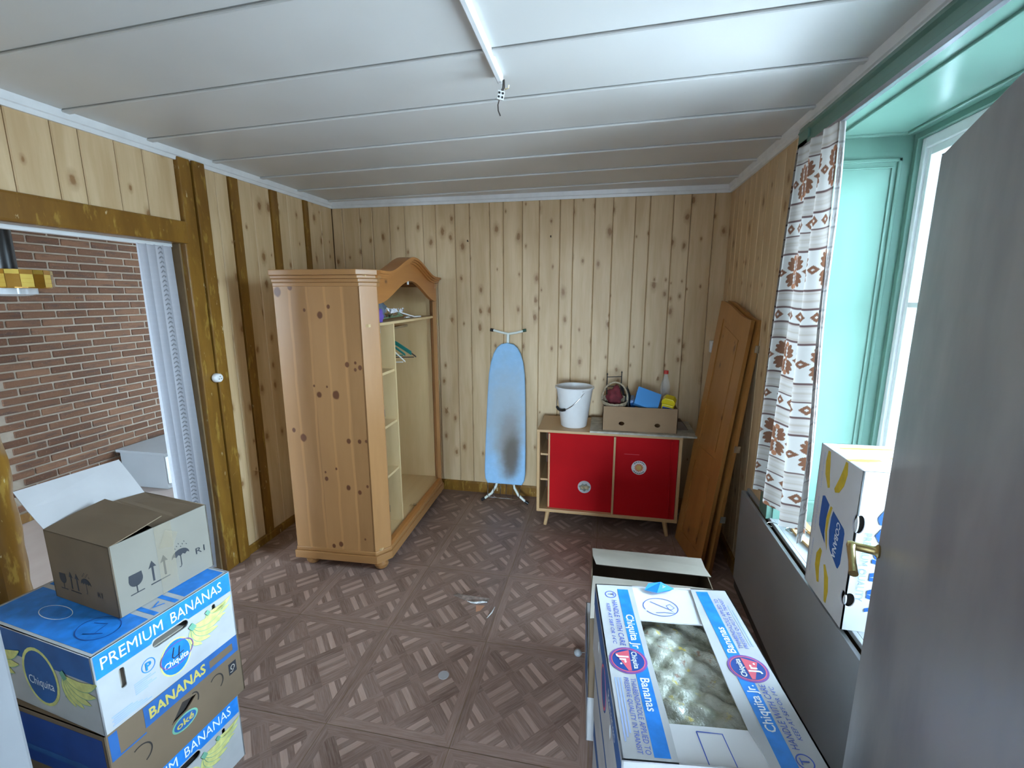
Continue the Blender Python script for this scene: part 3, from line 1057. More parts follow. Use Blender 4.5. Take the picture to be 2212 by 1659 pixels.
def crumple(name, label, cat, c, r, mat, seed, flat=0.5, sub=3):
    bm = bmesh.new()
    bmesh.ops.create_icosphere(bm, subdivisions=sub, radius=1)
    rg = random.Random(seed)
    ph = [rg.uniform(0, 6) for _ in range(9)]
    for v in bm.verts:
        x, y, z = v.co
        k = 1 + 0.16 * math.sin(5 * x + ph[0]) * math.sin(4 * y + ph[1]) + 0.12 * math.sin(9 * z + ph[2] + 3 * x) + 0.07 * math.sin(13 * y + ph[3] + 6 * z)
        v.co = Vector((x * r[0] * k, y * r[1] * k, max(-1.0, z * k) * r[2]))
    zmin = min(v.co.z for v in bm.verts)
    for v in bm.verts:
        v.co.z = max(v.co.z - zmin - 0.15 * r[2], 0.0)
    me = bpy.data.meshes.new(name)
    bm.to_mesh(me)
    bm.free()
    for p in me.polygons:
        p.use_smooth = True
    o = add(name, me, mat, None, loc=c)
    return prop(o, label, cat)


M['slate_cloth'] = plain('slate_grey_cloth', (0.13, 0.16, 0.20), 0.9)
M['purple_cloth'] = plain('violet_cloth', (0.16, 0.09, 0.42), 0.85)
M['oliv'] = plain('olive_leaf', (0.13, 0.17, 0.09), 0.7)
M['petal'] = plain('white_petal', (0.80, 0.78, 0.82), 0.6)
M['paper_red'] = plain('maroon_paper', (0.20, 0.035, 0.03), 0.7)
M['paper_tan'] = plain('tan_paper', (0.55, 0.40, 0.22), 0.7)
crumple('folded_cloth', 'slate grey folded cloth at the near end of the wardrobe top shelf', 'cloth', ww(0.42, 0.36, 1.494), (0.06, 0.11, 0.075), M['slate_cloth'], 1)
crumple('crumpled_cloth', 'violet crumpled cloth at the front of the wardrobe top shelf', 'cloth', ww(0.505, 0.20, 1.494), (0.030, 0.07, 0.045), M['purple_cloth'], 2)
fl = thing('artificial_flowers', 'white artificial flowers with olive leaves lying on the wardrobe shelf', 'flowers', ww(0.485, 0.46, 1.494))
fl.scale = (0.55, 1.5, 2.2)
rf = random.Random(8)
for k in range(6):
    cx_, cy_ = rf.uniform(-0.05, 0.06), rf.uniform(-0.09, 0.13)
    mb = MB()
    for p in range(5):
        a = 2 * math.pi * p / 5 + k
        ca, sa = math.cos(a), math.sin(a)
        L = 0.028
        mb.raw([(cx_, cy_, 0.02), (cx_ + L * 0.6 * ca - 0.012 * sa, cy_ + L * 0.6 * sa + 0.012 * ca, 0.034), (cx_ + L * ca, cy_ + L * sa, 0.024 + 0.008 * (p % 2)), (cx_ + L * 0.6 * ca + 0.012 * sa, cy_ + L * 0.6 * sa - 0.012 * ca, 0.030)], [(0, 1, 2, 3)])
    mb.build('blossom', M['petal'], fl)
for k in range(7):
    cx_, cy_, a = rf.uniform(-0.05, 0.05), rf.uniform(-0.14, 0.10), rf.uniform(0, 6)
    ca, sa = math.cos(a), math.sin(a)
    MB().raw([(cx_, cy_, 0.006), (cx_ + 0.035 * ca - 0.012 * sa, cy_ + 0.035 * sa + 0.012 * ca, 0.022), (cx_ + 0.075 * ca, cy_ + 0.075 * sa, 0.010), (cx_ + 0.035 * ca + 0.012 * sa, cy_ + 0.035 * sa - 0.012 * ca, 0.018)], [(0, 1, 2, 3)]).build('leaf', M['oliv'], fl)
MB().tube([(0.0, -0.12, 0.006), (0.01, 0.0, 0.010), (0.0, 0.12, 0.012)], 0.003, 6).build('stem', M['oliv'], fl)
slat('maroon_folder', 'maroon folder lying flat on the wardrobe top shelf', 'folder', ww(0.30, 0.55, 1.5), ww(0.34, 0.78, 1.512), 0.13, 0.006, M['paper_red'])
slat('tan_envelope', 'tan envelope lying on the maroon folder', 'envelope', ww(0.33, 0.60, 1.512), ww(0.38, 0.78, 1.522), 0.09, 0.003, M['paper_tan'])


# clothes hangers on the rail
def hanger(name, label, mat, w, drop, thick, bar=True, group='hangers on the wardrobe rail'):
    h = thing(name, label, 'hanger', (0, 0, 0), 0, group)
    hk = [(0.0, 0, 0.0)]
    for k in range(11):
        a = math.radians(-60 + k * 24)
        hk.append((0.016 * math.cos(a) * 1.0, 0, 0.055 + 0.016 * math.sin(a)))
    MB().tube([(0, 0, 0.0), (0, 0, 0.035)] + [(0.0145 * math.sin(math.radians(q)), 0, 0.0505 - 0.0145 * math.cos(math.radians(q))) for q in range(0, 250, 25)], 0.0016, 6).build('hook', M['steel'], h, smooth=True)
    prof = [(-w / 2, -drop), (-w / 4, -drop * 0.42), (0, 0.0), (w / 4, -drop * 0.42), (w / 2, -drop)]
    poly = [(a, b + thick / 2) for a, b in prof] + [(a, b - thick / 2) for a, b in prof[::-1]]
    o = MB().prism(poly, 1, -0.006, 0.006).build('shoulders', mat, h, 0.003)
    if bar:
        MB().tube([(-w / 2 + 0.015, 0, -drop - 0.002), (w / 2 - 0.015, 0, -drop - 0.002)], 0.0035, 8).build('trouser_bar', mat, h, smooth=True)
    return h


M['darkhang'] = plain('dark_brown_hanger', (0.05, 0.028, 0.02), 0.35)
for k, (nm, lb, mt, dv, w, dp, th, bar, dz) in enumerate((
        ('green_hanger', 'thick dark green plastic hanger, highest on the wardrobe rail', M['greenplastic'], 0.20, 0.40, 0.115, 0.030, False, 0.0),
        ('teal_hanger', 'thin dark green hanger with a bar on the wardrobe rail', M['greenplastic'], 0.13, 0.36, 0.12, 0.016, True, -0.03),
        ('brown_hanger', 'dark brown hanger hanging lowest on the wardrobe rail', M['darkhang'], 0.25, 0.42, 0.15, 0.012, True, -0.06),
        ('white_hanger', 'white plastic hanger with a flat bar on the wardrobe rail', M['white_plastic'], 0.09, 0.38, 0.165, 0.010, True, -0.05))):
    h = hanger(nm, lb, mt, w, dp, th, bar)
    h.location = ww(0.30, 0.401 + 0.13 + dv, 1.415 - 0.067 + 0.012 + 0.0)
    h.rotation_euler = (0, 0, math.radians(2.4 + 6 + k * 3))
    for ch in h.children:
        if ch.name.startswith('hook'):
            continue
        ch.location.z += dz * 0.0

# ================================================================== RED CABINET
cb = thing('sideboard', 'low wooden sideboard with red sliding doors under the bucket and box', 'sideboard', (1.776, 3.088, 0))
CW, CD, Z0, Z1 = 0.972, 0.40, 0.115, 0.728
CWD = M['cab_wood']
box('top_panel', CWD, cb, 0.0, CW, 0.0, CD, Z1 - 0.018, Z1, 0.002)
box('bottom_panel', CWD, cb, 0.0, CW, 0.0, CD, Z0, Z0 + 0.022, 0.002)
M['cab_v'] = wood('light_cabinet_wood_upright', (0.56, 0.35, 0.17), (0.47, 0.28, 0.125), (0.3, 0.15, 0.06), al=2, ac=1, knots=0, rough=0.42, grain=12)
box('side_panel', M['cab_v'], cb, 0.0, 0.02, 0.0, CD, Z0 + 0.022, Z1 - 0.018, 0.002)
box('side_panel', M['cab_v'], cb, CW - 0.02, CW, 0.0, CD, Z0 + 0.022, Z1 - 0.018, 0.002)
box('back_panel', M['dark_in'], cb, 0.02, CW - 0.02, CD - 0.008, CD, Z0 + 0.022, Z1 - 0.018)
box('middle_panel', M['cab_v'], cb, 0.49, 0.51, 0.05, CD - 0.01, Z0 + 0.022, Z1 - 0.018)
for z in (0.335, 0.525):
    box('shelf', CWD, cb, 0.02, 0.49, 0.05, CD - 0.01, z, z + 0.014)
d1 = box('sliding_door', M['red'], cb, 0.075, 0.545, 0.030, 0.042, Z0 + 0.022, Z1 - 0.020, 0.001)
d2_ = box('sliding_door', M['red'], cb, 0.535, CW - 0.022, 0.010, 0.022, Z0 + 0.022, Z1 - 0.020, 0.001)
box('pull_strip', M['cab_v'], d1, 0.078, 0.090, 0.020, 0.031, Z0 + 0.03, Z1 - 0.03, 0.002)
box('pull_strip', M['cab_v'], d2_, 0.528, 0.542, -0.002, 0.012, Z0 + 0.024, Z1 - 0.024, 0.002)
box('pull_strip', M['red'], d2_, CW - 0.070, CW - 0.060, 0.002, 0.012, Z0 + 0.03, Z1 - 0.03, 0.002)
for (a, b, ta, tb) in ((0.08, 0.05, -0.02, -0.02), (CW - 0.08, 0.05, 0.02, -0.02), (0.08, CD - 0.05, -0.02, 0.02), (CW - 0.08, CD - 0.05, 0.02, 0.02)):
    MB().tube([(a + ta, b + tb, 0.0), (a, b, Z0 + 0.002)], [0.012, 0.018], 12).build('leg', CWD, cb, smooth=True)
# stickers
FS = frame4((1.776, 3.088 + 0.030, 0), (1, 0, 0), (0, 0, 1))
FS2 = frame4((0, 0.030, 0), (1, 0, 0), (0, 0, 1))
s1 = shape2d('sticker', [ell(2.113 - 1.776, 0.315, 0.046, 0.046)], 0.0006, FS2, M['whitecard'], d1)
M['tan_print'] = plain('tan_print', (0.42, 0.31, 0.17), 0.6, var=0.2, vs_=60)
M['grey_print'] = plain('grey_green_print', (0.20, 0.21, 0.17), 0.6, var=0.2, vs_=60)
bl_ = [(0.3375 + 0.037 * math.cos(a) * (1 + 0.16 * math.sin(5 * a)), 0.312 + 0.026 * math.sin(a) * (1 + 0.2 * math.sin(7 * a))) for a in [2 * math.pi * k / 40 for k in range(40)]]
shape2d('printed_leaf', [bl_], 0.0004, FS2, M['grey_print'], d1, 0.0007)
bl2 = [(0.341 + 0.028 * math.cos(a), 0.312 + 0.015 * math.sin(a) + 0.004 * math.sin(3 * a)) for a in [2 * math.pi * k / 30 for k in range(30)]]
shape2d('printed_leaf', [bl2], 0.0004, FS2, M['tan_print'], d1, 0.0012)
FS3 = frame4((0, 0.010, 0), (1, 0, 0), (0, 0, 1))
c0, c1 = 2.478 - 1.776, 0.494
shape2d('sticker', [ell(c0, c1, 0.050, 0.050)], 0.0006, FS3, M['greycard'], d2_)
sun = [(c0 + (0.033 if k % 2 else 0.024) * math.cos(math.pi * k / 14), c1 + (0.033 if k % 2 else 0.024) * math.sin(math.pi * k / 14)) for k in range(28)]
M['orange_print'] = plain('orange_print', (0.62, 0.22, 0.10), 0.6, var=0.2, vs_=80)
M['gold_print'] = plain('golden_print', (0.62, 0.38, 0.10), 0.6)
shape2d('printed_sun', [sun], 0.0004, FS3, M['orange_print'], d2_, 0.0007)
shape2d('printed_sun', [ell(c0, c1, 0.017, 0.017)], 0.0004, FS3, M['gold_print'], d2_, 0.0012)
# ring of lettering, too small to read: short dark marks along two arcs
for base, n in ((35, 13), (215, 13)):
    for k in range(n):
        a = math.radians(base + k * 9)
        x, y = c0 + 0.0415 * math.cos(a), c1 + 0.0415 * math.sin(a)
        shape2d('printed_mark', [ell(x, y, 0.0017 + 0.0012 * (k % 2), 0.0048, 6, a - math.pi / 2)], 0.0003, FS3, M['ink'], d2_, 0.0007)
MB().box(0.60, 0.70, 0.0092, 0.0098, 0.585, 0.587).build('scratch', M['pink'], d2_)

bd = box('marbled_board', M['marble'], None, 2.140, 2.835, 3.075, 3.455, 0.7285, 0.742, 0.001)
prop(bd, 'beige marbled board lying across the right half of the sideboard top', 'board')

# ---- bucket
bk = thing('bucket', 'white plastic bucket with wire handle standing on the sideboard', 'bucket', (2.020, 3.245, 0.729))
MB().lathe([(0.0, 0.0), (0.086, 0.0), (0.092, 0.006), (0.128, 0.275), (0.138, 0.277), (0.139, 0.286), (0.134, 0.290), (0.126, 0.287), (0.124, 0.276), (0.089, 0.012), (0.0, 0.010)], 40, cap0=False, cap1=False).build('bucket_body', M['white_plastic'], bk, smooth=True)
hpts = []
for k in range(17):
    a = math.pi * k / 16
    hpts.append((0.132 * math.cos(a), -0.132 * math.sin(a) * 0.82 - 0.012, 0.262 - 0.135 * math.sin(a)))
rzb = Matrix.Rotation(math.radians(-52), 4, 'Z')
MB().tube(hpts, 0.0028, 8).move(rzb).build('wire_handle', M['steel'], bk, smooth=True)
MB().tube(hpts[6:11], 0.010, 10).move(rzb).build('handle_grip', M['black'], bk, smooth=True)
for s in (0, 16):
    p = hpts[s]
    MB().lathe([(0.0, 0.0), (0.014, 0.0), (0.014, 0.010), (0.0, 0.011)], 12, cap0=False, cap1=False).move(rzb @ Matrix.Translation((p[0] * 0.93, p[1], p[2])) @ Matrix.Rotation(math.radians(90 if s == 0 else -90), 4, 'Y')).build('handle_lug', M['white_plastic'], bk, smooth=True)

# ---- cardboard tray with household things
tb = thing('cardboard_tray', 'open brown cardboard box with round holes holding household things on the sideboard', 'box', (2.222, 3.115, 0.743))
TW, TD, TH = 0.49, 0.30, 0.168
shape2d('front_wall', [rect(0, TW, 0, TH), ell(0.128, 0.052, 0.0185, 0.0135), ell(0.362, 0.050, 0.0185, 0.0135)], 0.004, frame4((0, 0.004, 0), (1, 0, 0), (0, 0, 1)), M['tray_kraft'], tb)
shape2d('back_wall', [rect(0, TW, 0, TH)], 0.004, frame4((0, TD, 0), (1, 0, 0), (0, 0, 1)), M['tray_kraft'], tb)
for x in (0.0, TW - 0.004):
    shape2d('end_wall', [rect(0, TD, 0, TH), stadium(TD / 2, TH * 0.7, 0.08, 0.025)], 0.004, frame4((x, 0, 0), (0, 1, 0), (0, 0, 1)), M['tray_kraft'], tb)
box('base', M['tray_kraft'], tb, 0.004, TW - 0.004, 0.004, TD - 0.004, 0.0, 0.004)

# basket
M['wicker'] = plain('pale_wicker', (0.42, 0.33, 0.22), 0.7, var=0.25, vs_=90)
M['iron'] = plain('black_wrought_iron', (0.025, 0.022, 0.022), 0.5)
M['maroon'] = plain('dark_red_cloth', (0.16, 0.018, 0.025), 0.85, var=0.2, vs_=30)
bs = thing('wicker_basket', 'small oval wicker basket with hoop handle sitting in the cardboard box', 'basket', (2.300, 3.212, 0.884), 0, rot=(math.radians(20), 0, 0))
for k in range(9):
    rx = 0.066 + 0.0025 * k
    ry = 0.050 + 0.0022 * k
    MB().tube([(rx * math.cos(2 * math.pi * i / 32), ry * math.sin(2 * math.pi * i / 32), 0.008 * k + 0.0016 * (1 if (i + k) % 2 else -1)) for i in range(32)], 0.0046, 6, closed=True).build('woven_ring', M['wicker'], bs, smooth=True)
MB().lathe([(0.0, -0.003), (0.066, -0.003), (0.066, 0.004), (0.0, 0.004)], 24, cap0=False, cap1=False).move(Matrix.Diagonal((1, 0.78, 1, 1))).build('basket_base', M['wicker'], bs)
MB().tube([(0.086 * math.cos(math.pi * k / 20), 0.0, 0.066 + 0.135 * math.sin(math.pi * k / 20)) for k in range(21)], 0.0062, 8).build('hoop_handle', M['wicker'], bs, smooth=True)
cl = crumple('red_cloth', 'dark red cloth stuffed in the wicker basket', 'cloth', (2.300, 3.210, 0.900), (0.052, 0.034, 0.070), M['maroon'], 5)
# wrought iron stand behind the basket
ir = thing('iron_stand', 'small black iron stand with two posts and cross bars behind the basket', 'stand', (2.295, 3.315, 0.748))
for s in (-1, 1):
    MB().tube([(s * 0.050, 0, 0), (s * 0.050, 0, 0.352 + 0.008 * s)], 0.0036, 8).build('post', M['iron'], ir, smooth=True)
    MB().lathe([(0.0, 0.0), (0.006, 0.005), (0.0045, 0.012), (0.0, 0.02)], 10, c=(s * 0.050, 0, 0.350 + 0.008 * s), cap0=False, cap1=False).build('finial', M['iron'], ir, smooth=True)
for z in (0.262, 0.330):
    MB().tube([(-0.05, 0, z), (0.05, 0, z + 0.006)], 0.003, 8).build('cross_bar', M['iron'], ir, smooth=True)
MB().tube([(0.034, -0.006, 0.17), (0.044, -0.010, 0.24), (0.050, -0.010, 0.29), (0.060, -0.012, 0.25), (0.072, -0.012, 0.19)], 0.008, 8).build('bracket', M['iron'], ir, smooth=True)
for s in (-1, 1):
    MB().tube([(s * 0.05, -0.03, 0.002), (s * 0.05, 0.03, 0.002)], 0.0035, 8).build('foot', M['iron'], ir)

# blue boxes
def tub(name, label, cat, loc, rot, w, d, h, mat, lid=None):
    o = thing(name, label, cat, loc, 0, rot=rot)
    t = 0.002
    MB().prism([(-w / 2 * .9, 0), (w / 2 * .9, 0), (w / 2, h), (-w / 2, h)], 1, -d / 2, d / 2).build('tub_body', mat, o, 0.008)
    MB().box(-w / 2 - 0.006, w / 2 + 0.006, -d / 2 - 0.006, d / 2 + 0.006, h, h + 0.010).build('lid', lid or mat, o, 0.004)
    return o


tub('blue_tub', 'tilted light blue plastic food tub on top of the cardboard box', 'tub', (2.500, 3.235, 0.930), (math.radians(62), math.radians(20), math.radians(8)), 0.155, 0.115, 0.062, M['bluebox'])
tub('blue_bowl', 'darker blue plastic tub low in the cardboard box beside the basket', 'tub', (2.425, 3.300, 0.810), (math.radians(6), math.radians(-12), 0), 0.07, 0.10, 0.12, plain('deep_blue_plastic', (0.02, 0.12, 0.36), 0.35))
crumple('black_bag', 'black bundle between basket and blue tubs in the box', 'bag', (2.386, 3.220, 0.800), (0.020, 0.03, 0.12), M['black'], 9)
# yellow tub with label
yt = thing('yellow_tub', 'bright yellow plastic tub with white blue label in the cardboard box', 'tub', (2.645, 3.215, 0.822), -14, rot=(math.radians(12), math.radians(9), math.radians(-14)))
M['yel'] = plain('yellow_plastic', (0.72, 0.56, 0.01), 0.3, var=0.03)
MB().box(-0.040, 0.040, -0.032, 0.032, 0.0, 0.118).build('tub_body', M['yel'], yt, 0.008)
MB().prism([(-0.044, 0.0), (0.044, 0.0), (0.044, 0.024), (0.028, 0.044), (-0.028, 0.044), (-0.044, 0.024)], 1, -0.036, 0.036).build('lid', M['yel'], yt, 0.006, loc=(0, 0, 0.118))
box('paper_label', M['whitecard'], yt, -0.032, 0.040, -0.0335, -0.0325, 0.070, 0.100)
box('paper_label', M['penblue'], yt, -0.030, 0.030, -0.0342, -0.0336, 0.082, 0.098)
# bottle
bo = thing('plastic_bottle', 'clear plastic bottle with red cap at the back of the box', 'bottle', (2.648, 3.340, 0.748))
MB().lathe([(0.0, 0.0), (0.033, 0.0), (0.035, 0.008), (0.035, 0.250), (0.030, 0.295), (0.013, 0.345), (0.011, 0.365), (0.0, 0.365)], 20, cap0=False, cap1=False).build('bottle_body', M['clear'], bo, smooth=True)
M['redcap'] = plain('red_plastic', (0.55, 0.03, 0.02), 0.35)
MB().lathe([(0.0, 0.362), (0.016, 0.362), (0.016, 0.386), (0.0, 0.387)], 16, cap0=False, cap1=False).build('cap', M['redcap'], bo, smooth=False)
# dark wedge beside the box
wg = MB().prism([(0, 0), (0.075, 0), (0.028, 0.058), (0.0, 0.058)], 1, 0, 0.09).build('dark_wedge', M['dark_in'], None, 0.003, loc=(2.728, 3.22, 0.7425))
prop(wg, 'small dark brown wedge shaped case right of the cardboard box', 'case')

# ================================================================== IRONING BOARD
ib = thing('ironing_board', 'folded ironing board with stained blue cover leaning on the back wall', 'ironing board', (1.472, 3.405, 0))
# local frame: leaning plane, p(s, w): s along the board from the floor up, w across
lean = math.atan2(0.150, 1.37)
LM = Matrix.Rotation(-lean, 4, 'X')      # local z leans to +y


def lp(w, d, s):
    return tuple(LM @ Vector((w, d, s)))


def iron_cover():
    m = NT('stained_blue_ironing_cover', 0.75)
    v = m.obj()
    sep = m.t.nodes.new('ShaderNodeSeparateXYZ')
    m.set(sep.inputs[0], v)
    n1 = m.noise(v, 6, 4, 0.6)
    n2 = m.noise(v, 28, 3, 0.6)

    def blob(x, z, rx, rz):
        dx = m.math('DIVIDE', m.math('SUBTRACT', sep.outputs[0], x), rx)
        dz = m.math('DIVIDE', m.math('SUBTRACT', sep.outputs[2], z), rz)
        d = m.math('SQRT', m.math('ADD', m.math('MULTIPLY', dx, dx), m.math('MULTIPLY', dz, dz)))
        d = m.math('ADD', d, m.math('MULTIPLY', m.math('SUBTRACT', n1, 0.5), 0.7))
        return m.math('SUBTRACT', 1.0, m.step(d, 0.35, 1.15))
    c = m.mix(m.step(n2, 0.3, 0.8), (0.28, 0.50, 0.74), (0.32, 0.55, 0.80))
    c = m.mix(m.math('MULTIPLY', blob(0.0, 0.72, 0.22, 0.50), 0.75), c, (0.37, 0.42, 0.44))
    c = m.mix(m.math('MULTIPLY', blob(0.03, 0.50, 0.12, 0.33), 0.8), c, (0.25, 0.225, 0.20))
    c = m.mix(m.math('MULTIPLY', blob(0.055, 0.40, 0.085, 0.22), 0.85), c, (0.12, 0.095, 0.07))
    m.color(c)
    m.bump(m.noise(v, 160, 2), 0.2, 0.001)
    return m.m


M['ironcov'] = iron_cover()
# outline of the cover
half_w = [(0.165, 0.140), (0.20, 0.160), (0.26, 0.166), (0.45, 0.164), (0.70, 0.158), (0.90, 0.152), (1.05, 0.144), (1.14, 0.130), (1.21, 0.108), (1.255, 0.082), (1.282, 0.050), (1.292, 0.0)]
outl = [(w - 0.003 * 0, s) for s, w in half_w] + [(-w, s) for s, w in half_w[::-1][1:]]
bmx = bmesh.new()
top = [bmx.verts.new((a, -0.032, b)) for a, b in outl]
fc = bmx.faces.new(top)
ex = bmesh.ops.extrude_face_region(bmx, geom=[fc])
bmesh.ops.translate(bmx, vec=(0, 0.028, 0), verts=[v for v in ex['geom'] if isinstance(v, bmesh.types.BMVert)])
bmesh.ops.recalc_face_normals(bmx, faces=bmx.faces)
bmesh.ops.bevel(bmx, geom=[e for e in bmx.edges if e.calc_face_angle(0) > 1.2], offset=0.010, segments=3, profile=0.5, affect='EDGES', clamp_overlap=True)
bmx.transform(LM)
me = bpy.data.meshes.new('cover')
bmx.to_mesh(me)
bmx.free()
add('cover', me, M['ironcov'], ib)
# top cross bar
hb = MB()
hb.tube([lp(-0.128, 0.0, 1.392), lp(-0.06, 0.0, 1.375), lp(0.0, 0.0, 1.362), lp(0.06, 0.0, 1.372), lp(0.128, 0.0, 1.388)], 0.0095, 10)
hb.build('foot_bar', M['white_enamel'], ib, smooth=True)
MB().tube([lp(0, 0.0, 1.365), lp(0, 0.0, 1.20)], 0.013, 10).build('leg_tube', M['white_enamel'], ib, smooth=True)
for s in (-1, 1):
    MB().tube([lp(s * 0.118, 0, 1.389), lp(s * 0.144, 0, 1.393)], 0.0125, 10).build('end_cap', M['black'] if s < 0 else plain('dark_green_cap', (0.02, 0.07, 0.04), 0.4), ib, smooth=True)
# splayed curved lower legs
for s in (-1, 1):
    pts = [lp(s * 0.050, 0.0, 0.30), lp(s * 0.058, 0.0, 0.20), lp(s * 0.075, 0.0, 0.135), lp(s * 0.110, 0.0, 0.075), lp(s * 0.175, 0.0, 0.022)]
    MB().tube(pts, 0.0105, 10).build('leg', M['white_enamel'], ib, smooth=True)
    MB().tube([lp(s * 0.165, 0.0, 0.030), lp(s * 0.194, 0.0, 0.0125)], 0.0125, 10).build('end_cap', M['black'], ib, smooth=True)
# wire iron rest under the cover
def hair(x0, x1, zb):
    pts = [lp(x0, -0.012, 0.20), lp(x0, -0.016, zb + 0.02)]
    for k in range(7):
        a = math.pi * k / 6
        pts.append(lp((x0 + x1) / 2 - (x1 - x0) / 2 * math.cos(a), -0.016, zb + 0.02 - 0.016 * math.sin(a)))
    pts.append(lp(x1, -0.012, 0.20))
    return pts


MB().tube([lp(-0.140, -0.012, 0.20), lp(-0.140, -0.014, 0.060)] + [lp(-0.128, -0.014, 0.044), lp(0.10, -0.014, 0.040)] + [lp(0.118, -0.014, 0.054), lp(0.130, -0.012, 0.20)], 0.0036, 6).build('iron_rest', M['steel'], ib, smooth=True)
for a, b in ((-0.090, -0.035), (0.012, 0.068)):
    MB().tube(hair(a, b, 0.040), 0.003, 6).build('iron_rest', M['steel'], ib, smooth=True)

# ================================================================== wardrobe doors leaning against the right wall
def leaf(name, label, bl_pt, br_pt, topx, h_hi, h_lo, group):
    A = Vector((*bl_pt, 0))           # far bottom
    B = Vector((*br_pt, 0))           # near bottom
    e = (A - B)
    wdt = e.length
    e.normalize()
    # plane normal leans so that the top reaches topx
    hor = Vector((-e.y, e.x, 0))
    if hor.x < 0:
        hor = -hor
    dx = topx - (A.x + B.x) / 2
    s = dx / hor.x / h_lo
    upv = (Vector((0, 0, 1)) * math.sqrt(max(0, 1 - s * s)) + hor * s).normalized()
    nrm = e.cross(upv)                # thickness direction
    Mx = Matrix(((e.x, nrm.x, upv.x, B.x), (e.y, nrm.y, upv.y, B.y), (e.z, nrm.z, upv.z, B.z), (0, 0, 0, 1)))
    o = thing(name, label, 'wardrobe door', (0, 0, 0), 0, group)
    o.matrix_world = Mx
    # local: x from near (0) to far (wdt), y thickness, z up ; front side faces the room
    sgn = -1 if (Mx.to_3x3() @ Vector((0, 1, 0))).x > 0 else 1
    t = 0.020
    N = 16
    tops = []
    for k in range(N + 1):
        x = wdt * k / N
        q = k / N
        q = q * q * (3 - 2 * q)
        tops.append((x, h_lo + (h_hi - h_lo) * q))
    outer = [(0, 0.004), (wdt, 0.004)] + tops[::-1]
    st = 0.075

    def inset(z0, z1f, ins=0.0):
        a = st + ins
        lo = z0 + ins
        pts = [(a, lo), (wdt - a, lo)]
        for k in range(N, -1, -1):
            x = a + (wdt - 2 * a) * k / N
            pts.append((x, z1f(x) - ins))
        return pts
    up1 = lambda x: h_lo + (h_hi - h_lo) * ((x / wdt) ** 2 * (3 - 2 * x / wdt)) - 0.10
    lo1 = lambda x: 0.60
    Fd = frame4((0, 0, 0), (1, 0, 0), (0, 0, 1))          # normal is local -y
    if sgn > 0:
        Fd = Fd @ Matrix.Translation((0, 0, -t))
    else:
        Fd = Fd @ Matrix.Translation((0, 0, 0))
    pn1, pn2 = inset(0.70, up1), inset(0.10, lo1)
    lift0 = 0.0
    shape2d('door_frame', [outer, pn1, pn2], t, Fd, M['pine_door'], o)
    for pn, fn, z0 in ((pn1, up1, 0.70), (pn2, lo1, 0.10)):
        shape2d('door_panel', [[(a, b) for a, b in inset(z0, fn, -0.004)]], t - 0.010, Fd, M['pine_door'], o, 0.005)
        shape2d('raised_field', [inset(z0, fn, 0.035)], t - 0.004, Fd, M['pine_door'], o, 0.002)
    return o, wdt, t


ld, lw_, lt = leaf('leaning_pine_door', 'amber pine wardrobe door leaning in front, nearest the sideboard', (2.762, 3.105), (2.838, 2.685), 2.972, 1.625, 1.525, 'wardrobe doors leaning on the right wall')
ld2, _, _ = leaf('leaning_pine_door', 'amber pine wardrobe door hidden behind the front leaning door', (2.815, 3.090), (2.890, 2.670), 3.008, 1.625, 1.525, 'wardrobe doors leaning on the right wall')
for z in (0.35, 0.78, 1.35):
    box('hinge', M['steel'], ld2, -0.004, 0.0, -0.016, 0.016, z, z + 0.04, 0.001)

# ================================================================== GREY LEDGE under the window
lg = thing('radiator_cover', 'long grey enamelled ledge cover under the window', 'ledge', (2.992, 0.62, 0))
box('front_panel', M['grey_panel'], lg, 0.0, 0.016, 0.0, 1.988, 0.055, 0.588, 0.003)
box('end_panel', M['grey_panel'], lg, 0.016, 0.042, 1.972, 1.988, 0.055, 0.588, 0.002)
box('top_panel', M['grey_panel'], lg, 0.026, 0.042, 0.0, 1.980, 0.588, 0.606, 0.003)
box('plinth', M['dark_base'], lg, 0.008, 0.042, 0.0, 1.984, 0.0, 0.055)
# ================================================================== BOXES
def carton_walls(o, L, Wd, H, mat, holes_px=(), holes_ny=(), holes_nx=(), top=True, t=0.004, top_holes=(), top_mat=None, inner=None):
    """closed cardboard box, local x = -L/2..L/2, y = -Wd/2..Wd/2, z = 0..H; wall faces carry real holes"""
    fr = {}
    fr['px'] = frame4((L / 2, -Wd / 2, 0), (0, 1, 0), (0, 0, 1))
    fr['ny'] = frame4((-L / 2, -Wd / 2, 0), (1, 0, 0), (0, 0, 1))
    fr['nx'] = frame4((-L / 2, Wd / 2, 0), (0, -1, 0), (0, 0, 1))
    fr['py'] = frame4((L / 2, Wd / 2, 0), (-1, 0, 0), (0, 0, 1))
    fr['top'] = frame4((-L / 2, -Wd / 2, H), (1, 0, 0), (0, 1, 0))
    shape2d('end_wall', [rect(0, Wd, 0, H)] + list(holes_px), t, fr['px'], mat, o, -t)
    shape2d('end_wall', [rect(0, Wd, 0, H)] + list(holes_nx), t, fr['nx'], mat, o, -t)
    shape2d('side_wall', [rect(0, L, 0, H)] + list(holes_ny), t, fr['ny'], mat, o, -t)
    shape2d('side_wall', [rect(0, L, 0, H)], t, fr['py'], mat, o, -t)
    if top:
        shape2d('top_flap', [rect(0.001, L - 0.001, 0.001, Wd - 0.001)] + list(top_holes), t, fr['top'], top_mat or mat, o, -t)
    box('base', mat, o, -L / 2 + t, L / 2 - t, -Wd / 2 + t, Wd / 2 - t, 0.0, t)
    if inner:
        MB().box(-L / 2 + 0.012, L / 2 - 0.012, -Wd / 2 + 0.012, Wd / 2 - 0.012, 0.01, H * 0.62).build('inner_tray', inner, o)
    return fr


